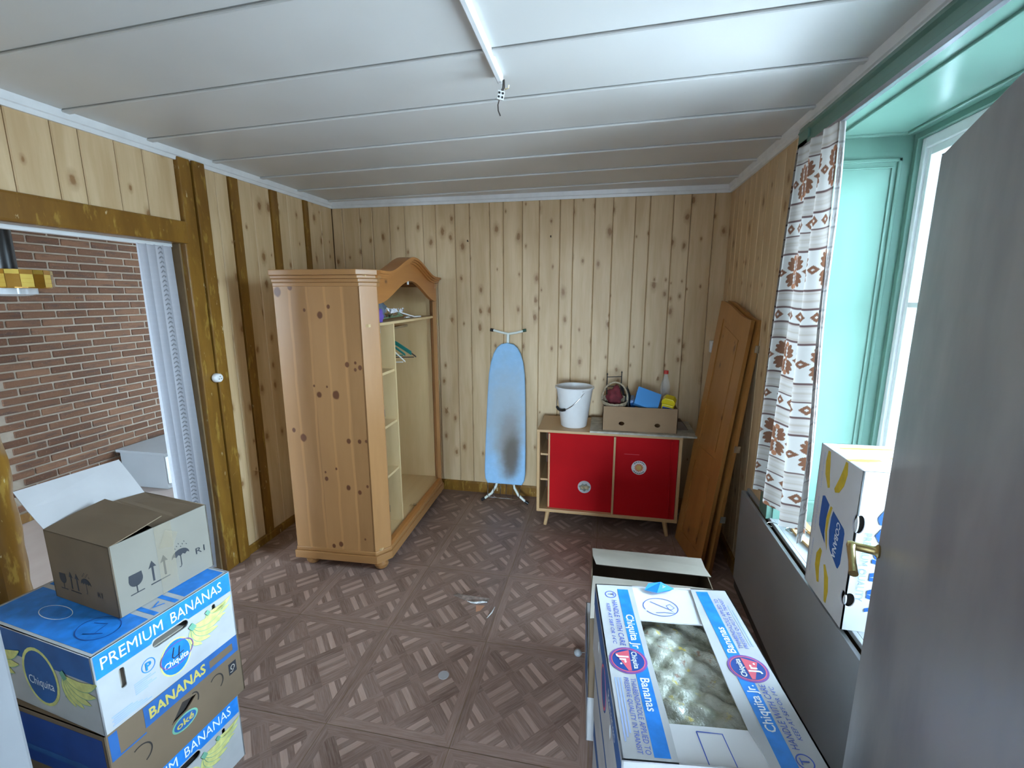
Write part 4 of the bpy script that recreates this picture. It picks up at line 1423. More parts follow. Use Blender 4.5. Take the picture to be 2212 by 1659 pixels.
def arc(cx, cy, rx, ry, a0, a1, n=18):
    return [(cx + rx * math.cos(math.radians(a0 + (a1 - a0) * k / n)), cy + ry * math.sin(math.radians(a0 + (a1 - a0) * k / n))) for k in range(n + 1)]


def bunch(F, parent, u, v, s, mat=None, ang=18):
    """a hand of bananas fanning out from its stalk at the upper left"""
    sx, sy_ = u - 0.045 * s, v + 0.050 * s
    for k in range(5):
        a = -72 + 19 * k
        ln = (0.070 + 0.008 * k) * s
        cx, cy_ = sx + 0.52 * ln * math.cos(math.radians(a)), sy_ + 0.52 * ln * math.sin(math.radians(a))
        shape2d('printed_banana', [banana(cx, cy_, ln, 0.021 * s, a, 0.30)], 0.0002, F, mat or M['paleyellow'], parent, 0.0004 + 0.0004 * k)
        ol = banana(cx, cy_, ln, 0.021 * s, a, 0.30)
        stroke('printed_outline', ol[11:], 0.0012 * s, F, M['leafgreen'], parent, 0.0008 + 0.0004 * k)
    shape2d('printed_stalk', [[(sx - 0.008 * s, sy_ + 0.004 * s), (sx + 0.004 * s, sy_ + 0.012 * s), (sx + 0.014 * s, sy_ - 0.004 * s), (sx + 0.002 * s, sy_ - 0.012 * s)]], 0.0003, F, M['leafgreen'], parent, 0.0026)


def premium_face(F, o, pen=True):
    shape2d('printed_band', [[(0.004, 0.168), (0.135, 0.168)] + [(0.140 + 0.010 * (1 - math.cos(a)), 0.163 + 0.015 * math.sin(a)) for a in (0.4, 0.8, 1.2)] + [(0.24, 0.178), (0.25, 0.168), (0.396, 0.168), (0.396, 0.236), (0.004, 0.236)]], 0.0003, F, M['blue'], o, 0.0003)
    text('printed_lettering', 'PREMIUM', 0.036, F, 0.018, 0.188, M['wprint'], o, width=0.158)
    text('printed_lettering', 'BANANAS', 0.036, F, 0.200, 0.188, M['wprint'], o, width=0.166)
    # quality mark
    shape2d('printed_ring', [ell(0.124, 0.112, 0.019, 0.021), ell(0.124, 0.112, 0.0165, 0.0185)], 0.0003, F, M['blue'], o, 0.0003)
    text('printed_lettering', 'P', 0.024, F, 0.124, 0.100, M['blue'], o, align='CENTER', bold=0.03)
    # oval logo
    shape2d('printed_logo_rim', [ell(0.199, 0.078, 0.047, 0.058)], 0.0003, F, M['paleyellow'], o, 0.0003)
    shape2d('printed_logo', [ell(0.199, 0.078, 0.0425, 0.0535)], 0.0003, F, M['blue'], o, 0.0007)
    text('printed_lettering', 'Chiquita', 0.019, F, 0.199, 0.058, M['wprint'], o, align='CENTER', width=0.074, bold=0.02, lift=0.0012)
    # bananas beside the logo
    bunch(F, o, 0.305, 0.078, 1.15)
    bunch(F, o, 0.345, 0.105, 0.85)
    # small print
    for k in range(5):
        shape2d('printed_line', [rect(0.020 + 0.004 * (k % 2), 0.020 + 0.10 - 0.012 * k, 0.010 + 0.0062 * k, 0.0142 + 0.0062 * k)], 0.0002, F, M['paleblue'], o, 0.0003)
    for k in range(6):
        shape2d('printed_line', [rect(0.082, 0.115 + 0.012 * ((k * 2) % 3), 0.050 + 0.0062 * k, 0.0538 + 0.0062 * k)], 0.0002, F, M['paleblue'], o, 0.0003)
    if pen:
        stroke('pen_ring', arc(0.203, 0.086, 0.049, 0.036, 100, 470, 30), 0.0026, F, M['purple_print'], o, 0.0022)
        stroke('pen_numeral', [(0.196, 0.112), (0.188, 0.085), (0.192, 0.078), (0.222, 0.083)], 0.0028, F, M['ink'], o, 0.0023)
        stroke('pen_numeral', [(0.212, 0.106), (0.208, 0.085), (0.206, 0.066)], 0.0028, F, M['ink'], o, 0.0024)


PREM_HOLES = [stadium(0.195, 0.160, 0.105, 0.026), stadium_v(0.060, 0.128, 0.014, 0.062), stadium_v(0.332, 0.132, 0.012, 0.058)]
SIDE_HOLES = [stadium_v(0.365, 0.115, 0.010, 0.075), stadium_v(0.405, 0.110, 0.010, 0.075), stadium_v(0.12, 0.115, 0.010, 0.075)]


def premium_top(F, o):
    shape2d('printed_field', [rect(0.012, 0.488, 0.012, 0.150)], 0.0003, F, M['blue'], o, 0.0003)
    shape2d('printed_stripe', [rect(0.012, 0.488, 0.166, 0.180)], 0.0003, F, M['blue'], o, 0.0003)
    shape2d('printed_stripe', [rect(0.012, 0.488, 0.226, 0.240)], 0.0003, F, M['blue'], o, 0.0003)
    shape2d('printed_field', [rect(0.012, 0.488, 0.256, 0.388)], 0.0003, F, M['blue'], o, 0.0003)
    for x in (0.13,):
        shape2d('printed_ring', [ell(x + 0.07, 0.085, 0.062, 0.026, 28, 0.0), ell(x + 0.07, 0.085, 0.060, 0.024, 28, 0.0)], 0.0002, F, M['wprint'], o, 0.0007)
    stroke('pen_ring', arc(0.395, 0.080, 0.060, 0.045, 20, 400, 30), 0.002, F, M['navy'], o, 0.0016)
    stroke('pen_numeral', [(0.36, 0.09), (0.40, 0.10), (0.41, 0.06), (0.38, 0.05), (0.43, 0.07)], 0.002, F, M['navy'], o, 0.0017)
    text('printed_lettering', 'V', 0.030, F, 0.435, 0.186, M['blue'], o, ang=0, width=0.03)


def premium_side(F, o):
    shape2d('printed_band', [rect(0.006, 0.494, 0.158, 0.236)], 0.0003, F, M['denim'], o, 0.0003)
    shape2d('printed_logo_rim', [ell(0.265, 0.115, 0.078, 0.092)], 0.0003, F, M['paleyellow'], o, 0.0007)
    shape2d('printed_logo', [ell(0.265, 0.115, 0.068, 0.082)], 0.0003, F, M['denim'], o, 0.0011)
    text('printed_lettering', 'Chiquita', 0.028, F, 0.265, 0.085, M['wprint'], o, align='CENTER', width=0.11, lift=0.0016)
    bunch(F, o, 0.43, 0.085, 1.35)
    bunch(F, o, 0.10, 0.090, 1.5)


b1 = thing('banana_box', 'blue and white banana box marked 4, topmost of the left stack under the small carton', 'banana box', (0.735, 1.021, 0.502), -7, 'banana boxes stacked by the left doorway')
fr = carton_walls(b1, 0.50, 0.40, 0.238, M['whitecard'], PREM_HOLES, SIDE_HOLES, inner=M['kraft_in'])
premium_face(fr['px'], b1)
premium_top(fr['top'], b1)
premium_side(fr['ny'], b1)

b2 = thing('banana_box', 'brown banana box with dark blue band, middle of the left stack', 'banana box', (0.726, 1.020, 0.262), -5, 'banana boxes stacked by the left doorway')
C_ = arc(0.075, 0.075, 0.022, 0.030, 130, -60, 12)
fr = carton_walls(b2, 0.50, 0.42, 0.239, M['kraft'], [[(0.165, 0.105), (0.205, 0.150), (0.25, 0.138), (0.215, 0.112)]], [], inner=M['hole'])
F = fr['px']
shape2d('printed_band', [rect(0.098, 0.412, 0.166, 0.232), rect(0.305, 0.392, 0.182, 0.208)], 0.0003, F, M['denim'], b2, 0.0003)
shape2d('printed_band', [rect(0.008, 0.030, 0.150, 0.232)], 0.0003, F, M['denim'], b2, 0.0003)
shape2d('printed_line', [rect(0.03, 0.098, 0.150, 0.155)], 0.0003, F, M['denim'], b2, 0.0003)
text('printed_lettering', 'BANANAS', 0.034, F, 0.112, 0.184, M['gold_txt'], b2, width=0.178, bold=0.025)
stroke('cut_flap', arc(0.075, 0.100, 0.030, 0.030, 120, -70, 16), 0.004, F, M['hole'], b2, 0.0008)
stroke('cut_flap', arc(0.320, 0.115, 0.024, 0.028, 140, -60, 16), 0.004, F, M['hole'], b2, 0.0008)
stroke('cut_flap', arc(0.240, 0.128, 0.016, 0.022, 100, -40, 12), 0.004, F, M['hole'], b2, 0.0008)
shape2d('printed_logo', [ell(0.205, 0.082, 0.042, 0.026)], 0.0003, F, M['leafgreen'], b2, 0.0003)
shape2d('printed_logo', [ell(0.205, 0.082, 0.036, 0.021)], 0.0003, F, M['denim'], b2, 0.0007)
text('printed_lettering', 'oké', 0.022, F, 0.205, 0.073, M['gold_txt'], b2, align='CENTER', width=0.056, bold=0.02, lift=0.0012)
shape2d('printed_mark', [rect(0.368, 0.398, 0.098, 0.140)], 0.0003, F, M['ink'], b2, 0.0003)
stroke('printed_mark', arc(0.383, 0.122, 0.007, 0.008, -60, 250, 14), 0.003, F, M['kraft_in'], b2, 0.0010)
stroke('printed_mark', [(0.372, 0.108), (0.380, 0.106), (0.386, 0.114)], 0.003, F, M['kraft_in'], b2, 0.0011)
F = fr['ny']
shape2d('printed_band', [rect(0.01, 0.49, 0.06, 0.225)], 0.0003, F, M['navy'], b2, 0.0003)
shape2d('printed_stripe', [rect(0.01, 0.49, 0.100, 0.118)], 0.0003, F, M['denim'], b2, 0.0007)

b3 = thing('banana_box', 'blue and white banana box at the bottom of the left stack', 'banana box', (0.712, 1.012, 0.0), -6, 'banana boxes stacked by the left doorway')
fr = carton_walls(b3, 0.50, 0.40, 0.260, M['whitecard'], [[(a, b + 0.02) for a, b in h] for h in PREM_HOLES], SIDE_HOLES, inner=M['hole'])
premium_face(fr['px'] @ Matrix.Translation((0, 0.02, 0)), b3, pen=False)
F = fr['ny']
shape2d('printed_band', [rect(0.006, 0.494, 0.12, 0.255)], 0.0003, F, M['navy'], b3, 0.0003)

# ---- small carton with an open flap on the stack
ct = thing('carton', 'small brown carton with one raised flap and shipping symbols on the left stack', 'carton', (0.760, 1.090, 0.742), -8.5)
L, Wd, H, t = 0.300, 0.285, 0.222, 0.004
fx = frame4((L / 2, -Wd / 2, 0), (0, 1, 0), (0, 0, 1))
fy = frame4((-L / 2, -Wd / 2, 0), (1, 0, 0), (0, 0, 1))
shape2d('end_wall', [rect(0, Wd, 0, H)], t, fx, M['carton_face'], ct, -t)
shape2d('end_wall', [rect(0, Wd, 0, H)], t, frame4((-L / 2, Wd / 2, 0), (0, -1, 0), (0, 0, 1)), M['kraft'], ct, -t)
shape2d('side_wall', [rect(0, L, 0, H)], t, fy, M['kraft'], ct, -t)
shape2d('side_wall', [rect(0, L, 0, H)], t, frame4((L / 2, Wd / 2, 0), (-1, 0, 0), (0, 0, 1)), M['kraft'], ct, -t)
box('base', M['kraft'], ct, -L / 2 + t, L / 2 - t, -Wd / 2 + t, Wd / 2 - t, 0, t)


def flap(name, pts, mat, parent, t=0.003):
    """thin folded sheet through rows of points (pairs across)"""
    n = len(pts)
    up_ = [Vector(p) for p in pts]
    a, b, c = up_[0], up_[1], up_[2]
    v = [tuple(p) for p in pts] + [(p[0], p[1], p[2] - t) for p in pts]
    f = []
    for i in range(0, n - 2, 2):
        f.append((i, i + 1, i + 3, i + 2))
        f.append((n + i + 2, n + i + 3, n + i + 1, n + i))
        f.append((i, i + 2, n + i + 2, n + i))
        f.append((i + 1, n + i + 1, n + i + 3, i + 3))
    f.append((0, n, n + 1, 1))
    f.append((n - 2, n - 1, 2 * n - 1, 2 * n - 2))
    return MB().raw(v, f).build(name, mat, parent)


# near flap rises to a ridge, far flap tucks below it
flap('top_flap', [(-L / 2, -Wd / 2, H), (L / 2, -Wd / 2, H), (-L / 2 + 0.004, -0.06, H + 0.018), (L / 2 - 0.004, -0.06, H + 0.012), (-L / 2 + 0.02, 0.012, H + 0.034), (L / 2 - 0.01, 0.010, H + 0.022)], M['kraft'], ct)
flap('top_flap', [(-L / 2, Wd / 2, H), (L / 2, Wd / 2, H), (-L / 2 + 0.01, 0.05, H + 0.012), (L / 2 - 0.004, 0.05, H - 0.004), (-L / 2 + 0.02, -0.012, H + 0.018), (L / 2 - 0.01, -0.012, H - 0.010)], M['kraft'], ct)
flap('raised_flap', [(-L / 2, -Wd / 2 + 0.002, H), (-L / 2, Wd / 2 - 0.002, H), (-L / 2 - 0.054, -Wd / 2 - 0.004, H + 0.055), (-L / 2 - 0.054, Wd / 2 - 0.004, H + 0.058), (-L / 2 - 0.104, -Wd / 2 - 0.006, H + 0.106), (-L / 2 - 0.102, Wd / 2 - 0.008, H + 0.112)], M['flapwhite'], ct)
# shipping symbols
def symbols(F, o, u0, v0, s, mat):
    # wine glass
    shape2d('printed_glass', [[(u0, v0 + 0.062 * s), (u0 + 0.034 * s, v0 + 0.062 * s)] + [(u0 + 0.017 * s + 0.019 * s * math.cos(a), v0 + 0.044 * s - 0.022 * s * math.sin(a)) for a in [math.pi * k / 10 for k in range(11)]]], 0.0003, F, mat, o, 0.0003)
    shape2d('printed_glass', [rect(u0 + 0.0155 * s, u0 + 0.0185 * s, v0 + 0.002 * s, v0 + 0.026 * s)], 0.0003, F, mat, o, 0.0003)
    shape2d('printed_glass', [rect(u0 - 0.002 * s, u0 + 0.036 * s, v0, v0 + 0.003 * s)], 0.0003, F, mat, o, 0.0003)
    # two arrows over a line
    for k in (0, 1):
        x = u0 + (0.064 + 0.034 * k) * s
        shape2d('printed_arrow', [[(x - 0.0028 * s, v0 + 0.010 * s), (x + 0.0028 * s, v0 + 0.010 * s), (x + 0.0028 * s, v0 + 0.056 * s), (x + 0.011 * s, v0 + 0.054 * s), (x, v0 + 0.076 * s), (x - 0.011 * s, v0 + 0.054 * s), (x - 0.0028 * s, v0 + 0.056 * s)]], 0.0003, F, mat, o, 0.0003)
    shape2d('printed_line', [rect(u0 + 0.054 * s, u0 + 0.110 * s, v0, v0 + 0.0035 * s)], 0.0003, F, mat, o, 0.0003)
    # umbrella
    cx, cy_ = u0 + 0.148 * s, v0 + 0.044 * s
    dome = [(cx + 0.028 * s * math.cos(math.pi * k / 14), cy_ + 0.024 * s * math.sin(math.pi * k / 14)) for k in range(15)]
    und = []
    for k in range(4):
        for q in (0.0, 0.5):
            xx = cx - 0.028 * s + 0.056 * s * (k + q) / 4
            und.append((xx, cy_ + (0.006 * s if q else 0.0)))
    shape2d('printed_umbrella', [dome + und[1:]], 0.0003, F, mat, o, 0.0003)
    stroke('printed_umbrella', [(cx, cy_ + 0.004 * s), (cx, v0 + 0.014 * s), (cx - 0.003 * s, v0 + 0.009 * s), (cx - 0.008 * s, v0 + 0.010 * s)], 0.0026 * s, F, mat, o, 0.0006)
    for k in range(7):
        shape2d('printed_drop', [ell(cx - 0.014 * s + 0.006 * s * k, cy_ + (0.031 + 0.006 * (k % 3)) * s, 0.0011 * s, 0.0028 * s, 6, 0.5)], 0.0003, F, mat, o, 0.0003)


symbols(fx, ct, 0.036, 0.048, 1.0, M['ink'])
text('printed_lettering', 'R1', 0.022, fx, 0.232, 0.070, M['ink'], ct, width=0.030)
symbols(fy, ct, 0.040, 0.038, 0.85, M['ink'])
text('printed_lettering', 'R1', 0.018, fy, 0.215, 0.048, M['ink'], ct)
M['tape'] = glassy('clear_packing_tape', (0.45, 0.37, 0.26), 0.15, 0.16)
shape2d('packing_tape', [rect(0.118, 0.168, 0.0, H)], 0.0003, fx, M['tape'], ct, 0.0010)
shape2d('packing_tape', [[(0.125, 0.15), (0.165, 0.135), (0.185, 0.175), (0.15, 0.20)]], 0.0003, fx, M['tape'], ct, 0.0014)

# ---- dark bag and open carton in the shadow beside the stack
M['dgreen'] = plain('dark_green_fabric', (0.015, 0.045, 0.03), 0.85)
M['dred'] = plain('dark_red_fabric', (0.14, 0.012, 0.012), 0.85)
_bag = crumple('fabric_bag', 'dark green bag slumped behind the door jamb', 'bag', (0.44, 0.62, 0.0), (0.13, 0.10, 0.22), M['dgreen'], 12)
crumple('red_garment', 'dark red garment lying on the dark green bag', 'garment', (0.42, 0.63, max(v.co.z for v in _bag.data.vertices) - 0.004), (0.10, 0.09, 0.06), M['dred'], 13)
oc = thing('open_carton', 'brown open carton with bent flap in front of the left stack', 'carton', (0.80, 0.615, 0.0), -6)
Lc, Wc, Hc = 0.40, 0.26, 0.22
for nm, F in (('end_wall', frame4((Lc / 2, -Wc / 2, 0), (0, 1, 0), (0, 0, 1))), ('end_wall', frame4((-Lc / 2, Wc / 2, 0), (0, -1, 0), (0, 0, 1)))):
    shape2d(nm, [rect(0, Wc, 0, Hc)], 0.004, F, M['kraft'], oc, -0.004)
for nm, F in (('side_wall', frame4((-Lc / 2, -Wc / 2, 0), (1, 0, 0), (0, 0, 1))), ('side_wall', frame4((Lc / 2, Wc / 2, 0), (-1, 0, 0), (0, 0, 1)))):
    shape2d(nm, [rect(0, Lc, 0, Hc)], 0.004, F, M['kraft'], oc, -0.004)
box('base', M['kraft'], oc, -Lc / 2 + .004, Lc / 2 - .004, -Wc / 2 + .004, Wc / 2 - .004, 0, 0.004)
flap('bent_flap', [(-Lc / 2, Wc / 2, Hc), (Lc / 2, Wc / 2, Hc), (-Lc / 2 + 0.01, Wc / 2 + 0.03, Hc + 0.07), (Lc / 2 - 0.01, Wc / 2 + 0.028, Hc + 0.06)], M['kraft'], oc)

# ---- right foreground stack
JX, JY, JR = 2.451, 1.099, 6.5
jr = thing('banana_box', 'white and blue banana box with torn open top, topmost of the right stack', 'banana box', (JX, JY, 0.502), JR, 'banana boxes stacked beside the door')
jw, jl, jh, t = 0.405, 0.575, 0.238, 0.004
FR = {'nx': frame4((-jw / 2, jl / 2, 0), (0, -1, 0), (0, 0, 1)), 'px': frame4((jw / 2, -jl / 2, 0), (0, 1, 0), (0, 0, 1)),
      'ny': frame4((-jw / 2, -jl / 2, 0), (1, 0, 0), (0, 0, 1)), 'py': frame4((jw / 2, jl / 2, 0), (-1, 0, 0), (0, 0, 1)),
      'top': frame4((-jw / 2, -jl / 2, jh), (1, 0, 0), (0, 1, 0))}
WC = M['whitecard']
holes = [ell(0.15, 0.13, 0.012, 0.020, 14), ell(0.42, 0.13, 0.012, 0.020, 14)]
shape2d('side_wall', [rect(0, jl, 0, jh)] + holes, t, FR['nx'], WC, jr, -t)
shape2d('side_wall', [rect(0, jl, 0, jh)] + holes, t, FR['px'], WC, jr, -t)
shape2d('end_wall', [rect(0, jw, 0, jh), stadium(0.2, 0.17, 0.10, 0.028)], t, FR['ny'], WC, jr, -t)
shape2d('end_wall', [rect(0, jw, 0, jh), stadium(0.2, 0.17, 0.10, 0.028)], t, FR['py'], WC, jr, -t)
box('base', WC, jr, -jw / 2 + t, jw / 2 - t, -jl / 2 + t, jl / 2 - t, 0, t)
FT = FR['top']
lft = [(0.0, 0.0), (0.112, 0.0), (0.114, 0.10), (0.112, 0.30), (0.113, 0.45), (0.115, 0.575), (0.0, 0.575)]
rgt = [(0.288, 0.0), (0.285, 0.05), (0.279, 0.088), (0.277, 0.20), (0.281, 0.33), (0.284, 0.415), (0.296, 0.575), (0.405, 0.575), (0.405, 0.0)]
shape2d('long_flap', [lft], 0.0035, FT, WC, jr, -0.0035)
shape2d('long_flap', [rgt], 0.0035, FT, WC, jr, -0.0035)
shape2d('short_flap', [[(0.006, 0.42), (0.14, 0.421), (0.20, 0.417), (0.26, 0.416), (0.399, 0.414), (0.399, 0.571), (0.006, 0.571)]], 0.0035, FT, M['greycard'], jr, -0.0080)
shape2d('short_flap', [[(0.006, 0.004), (0.399, 0.004), (0.399, 0.089), (0.24, 0.092), (0.006, 0.096)]], 0.0035, FT, M['greycard'], jr, -0.0080)
B = M['blue']
shape2d('printed_band', [rect(0.066, 0.099, 0.010, 0.552)], 0.0003, FT, B, jr, 0.0003)
shape2d('printed_band', [rect(0.309, 0.344, 0.004, 0.560)], 0.0003, FT, B, jr, 0.0003)
TP = M['penblue']
# left strip reads from the back to the front, tops to the right
text('printed_lettering', 'Chiquita Jr', 0.022, FT, 0.0735, 0.434, M['wprint'], jr, ang=-90, width=0.132, bold=0.015)
text('printed_lettering', 'Bananas', 0.022, FT, 0.0735, 0.207, M['wprint'], jr, ang=-90, width=0.092, bold=0.015)
text('printed_lettering', 'HANDLE WITH CARE', 0.015, FT, 0.042, 0.497, TP, jr, ang=-90, width=0.188, shear=0.15)
text('printed_lettering', "KEEP AT 58'F OR 14'C", 0.0105, FT, 0.024, 0.480, TP, jr, ang=-90, width=0.165, shear=0.15)
text('printed_lettering', 'THIABENDAZOLE APPLIED TO', 0.0125, FT, 0.050, 0.204, TP, jr, ang=-90, width=0.190, shear=0.1)
text('printed_lettering', 'PRESERVE QUALITY IN TRANSIT', 0.0115, FT, 0.034, 0.206, TP, jr, ang=-90, width=0.192, shear=0.1)
for k in range(3):
    shape2d('printed_line', [rect(0.012 + 0.0065 * k, 0.0155 + 0.0065 * k, 0.04 + 0.01 * k, 0.205)], 0.0002, FT, M['paleblue'], jr, 0.0003)
shape2d('printed_ring', [ell(0.042, 0.524, 0.017, 0.017), ell(0.042, 0.524, 0.0145, 0.0145)], 0.0003, FT, TP, jr, 0.0003)
text('printed_lettering', 'T', 0.018, FT, 0.034, 0.524, TP, jr, ang=-90, align='CENTER', bold=0.01)
# right strip reads from the front to the back, tops to the left
text('printed_lettering', 'Chiquita Jr.', 0.022, FT, 0.337, 0.086, M['wprint'], jr, ang=90, width=0.122, bold=0.015)
text('printed_lettering', 'Bananas', 0.022, FT, 0.337, 0.308, M['wprint'], jr, ang=90, width=0.095, bold=0.015)
text('printed_lettering', 'HANDLE WITH CARE', 0.015, FT, 0.364, 0.050, TP, jr, ang=90, width=0.162, shear=0.15)
text('printed_lettering', "KEEP AT 58'F OR 14'C", 0.0105, FT, 0.381, 0.072, TP, jr, ang=90, width=0.135, shear=0.15)
text('printed_lettering', 'THIABENDAZOLE APPLIED TO', 0.0115, FT, 0.362, 0.326, TP, jr, ang=90, width=0.200, shear=0.1)
text('printed_lettering', 'PRESERVE QUALITY IN TRANSIT', 0.0105, FT, 0.376, 0.326, TP, jr, ang=90, width=0.205, shear=0.1)
for k in range(2):
    shape2d('printed_line', [rect(0.382 + 0.0065 * k, 0.3855 + 0.0065 * k, 0.335, 0.50 - 0.02 * k)], 0.0002, FT, M['paleblue'], jr, 0.0003)
shape2d('printed_ring', [ell(0.362, 0.026, 0.017, 0.017), ell(0.362, 0.026, 0.0145, 0.0145)], 0.0003, FT, TP, jr, 0.0003)
text('printed_lettering', 'T', 0.018, FT, 0.370, 0.026, TP, jr, ang=90, align='CENTER', bold=0.01)
for (cx, cyy, a, s) in ((0.054, 0.261, -90, 1), (0.346, 0.259, 90, -1)):
    shape2d('printed_logo_rim', [ell(cx, cyy, 0.0475, 0.0435)], 0.0003, FT, M['purple_print'], jr, 0.0008)
    shape2d('printed_logo_rim', [ell(cx, cyy, 0.0425, 0.0385), ell(cx, cyy, 0.0400, 0.0360)], 0.0003, FT, M['pink'], jr, 0.0012)
    shape2d('printed_logo', [ell(cx, cyy, 0.0400, 0.0360)], 0.0003, FT, M['navy'], jr, 0.0012)
    shape2d('printed_logo', [[(cx + s * 0.006, cyy + 0.033), (cx - s * 0.030, cyy + 0.020), (cx - s * 0.004, cyy - 0.034), (cx + s * 0.004, cyy - 0.034)]], 0.0003, FT, M['pink'], jr, 0.0016)
    text('printed_lettering', 'Chiquita', 0.014, FT, cx + s * 0.011, cyy, M['wprint'], jr, ang=a, align='CENTER', width=0.056, lift=0.0020, bold=0.015)
    text('printed_lettering', 'Jr.', 0.024, FT, cx - s * 0.021, cyy, M['wprint'], jr, ang=a, align='CENTER', width=0.034, lift=0.0020, bold=0.02)
# left side face
FN = FR['nx']
shape2d('printed_band', [rect(0.0, jl, 0.165, 0.225)], 0.0003, FN, M['denim'], jr, 0.0003)
shape2d('printed_logo', [ell(jl / 2, 0.13, 0.055, 0.06)], 0.0003, FN, M['denim'], jr, 0.0006)
shape2d('printed_logo_rim', [ell(jl / 2, 0.13, 0.050, 0.055), ell(jl / 2, 0.13, 0.044, 0.049)], 0.0003, FN, M['pink'], jr, 0.0010)
text('printed_lettering', 'Bananas', 0.030, FN, 0.37, 0.178, M['wprint'], jr, width=0.12)
# pen scribble on the back flap and printed box on the front flap
FTL = FT @ Matrix.Translation((0, 0, -0.0045))
stroke('pen_ring', arc(0.184, 0.482, 0.050, 0.040, 200, -150, 34), 0.0024, FTL, M['penblue'], jr, 0.0010)
stroke('pen_scribble', [(0.158, 0.505), (0.188, 0.484), (0.212, 0.470), (0.224, 0.480), (0.214, 0.496), (0.202, 0.488), (0.206, 0.474), (0.222, 0.455), (0.19, 0.458), (0.165, 0.455)], 0.0024, FTL, M['penblue'], jr, 0.0012)
q = [(0.168, 0.079), (0.221, 0.077), (0.226, 0.006), (0.172, 0.006), (0.168, 0.079)]
stroke('printed_frame', q, 0.0026, FTL, M['penblue'], jr, 0.0010)
# torn scrap of the lid
scr = MB().raw([tuple(FT @ Vector(p)) for p in ((0.150, 0.552, 0.002), (0.185, 0.535, 0.006), (0.225, 0.550, 0.004), (0.245, 0.566, 0.002), (0.205, 0.578, 0.016), (0.165, 0.570, 0.014))], [(0, 1, 4, 5), (1, 2, 3, 4)]).build('torn_scrap', M['blue'], jr)
text('printed_lettering', 'Jr', 0.012, FT @ Matrix.Translation((0, 0, 0.011)), 0.205, 0.556, M['wprint'], jr, ang=-8)
# plastic bag inside the opening
def film():
    m = NT('crinkled_plastic_film', 0.10)
    v = m.obj()
    a = m.noise(v, 14, 3, 0.6)
    c = m.mix(m.step(a, 0.35, 0.65), (0.30, 0.30, 0.22), (0.46, 0.45, 0.38))
    y = m.noise(m.vmath('ADD', v, (3.0, 1.0, 0.0)), 22, 3, 0.6)
    c = m.mix(m.math('MULTIPLY', m.step(y, 0.60, 0.72), 0.8), c, (0.60, 0.44, 0.05))
    w = m.noise(m.vmath('ADD', v, (9.0, 5.0, 0.0)), 26, 3, 0.6)
    c = m.mix(m.math('MULTIPLY', m.step(w, 0.62, 0.70), 0.8), c, (0.26, 0.12, 0.07))
    m.color(c)
    m.b.inputs['Specular IOR Level'].default_value = 0.9
    m.b.inputs['Coat Weight'].default_value = 0.6
    m.bump(m.noise(v, 38, 5, 0.65), 0.9, 0.012)
    return m.m


pb = thing('plastic_bag', 'crinkled clear plastic bag lying inside the torn open banana box', 'bag', (JX, JY, 0.502), JR)
nx_, ny_ = 60, 90
vv, ff = [], []
rg = np.random.RandomState(5)
ph = rg.uniform(0, 6, 12)
for j in range(ny_):
    for i in range(nx_):
        x = 0.02 + 0.365 * i / (nx_ - 1)
        y = 0.03 + 0.47 * j / (ny_ - 1)
        z = 0.197 + 0.010 * math.sin(24 * x + 17 * y + ph[0]) * math.sin(21 * y - 11 * x + ph[1]) + 0.006 * abs(math.sin(46 * x - 38 * y + ph[2])) + 0.005 * abs(math.sin(60 * y + 33 * x + ph[3] + 2 * math.sin(20 * x))) + 0.003 * math.sin(90 * x + ph[4] + 70 * y)
        vv.append((x - jw / 2, y - jl / 2, z))
for j in range(ny_ - 1):
    for i in range(nx_ - 1):
        k = j * nx_ + i
        ff.append((k, k + 1, k + nx_ + 1, k + nx_))
# close it into a sack
base0 = len(vv)
ringi = [i for i in range(nx_)] + [j * nx_ + nx_ - 1 for j in range(1, ny_)] + [(ny_ - 1) * nx_ + i for i in range(nx_ - 2, -1, -1)] + [j * nx_ for j in range(ny_ - 2, 0, -1)]
for i in ringi:
    vv.append((vv[i][0], vv[i][1], 0.006))
m_ = len(ringi)
for a in range(m_):
    b = (a + 1) % m_
    ff.append((ringi[a], base0 + a, base0 + b, ringi[b]))
ff.append(tuple(range(base0 + m_ - 1, base0 - 1, -1)))
MB().raw(vv, ff).build('bag_film', film(), pb, smooth=True)

for k, (z, lab) in enumerate(((0.252, 'white banana box in the middle of the right stack'), (0.002, 'white banana box at the bottom of the right stack'))):
    o = thing('banana_box', lab, 'banana box', (JX + 0.006 * (k + 1), JY + 0.004, z), JR + 0.6 * k, 'banana boxes stacked beside the door')
    fr = carton_walls(o, 0.40, 0.565, 0.248, WC, inner=M['hole'])
    shape2d('printed_band', [rect(0.0, 0.565, 0.165, 0.225)], 0.0003, fr['nx'], M['denim'], o, 0.0003)

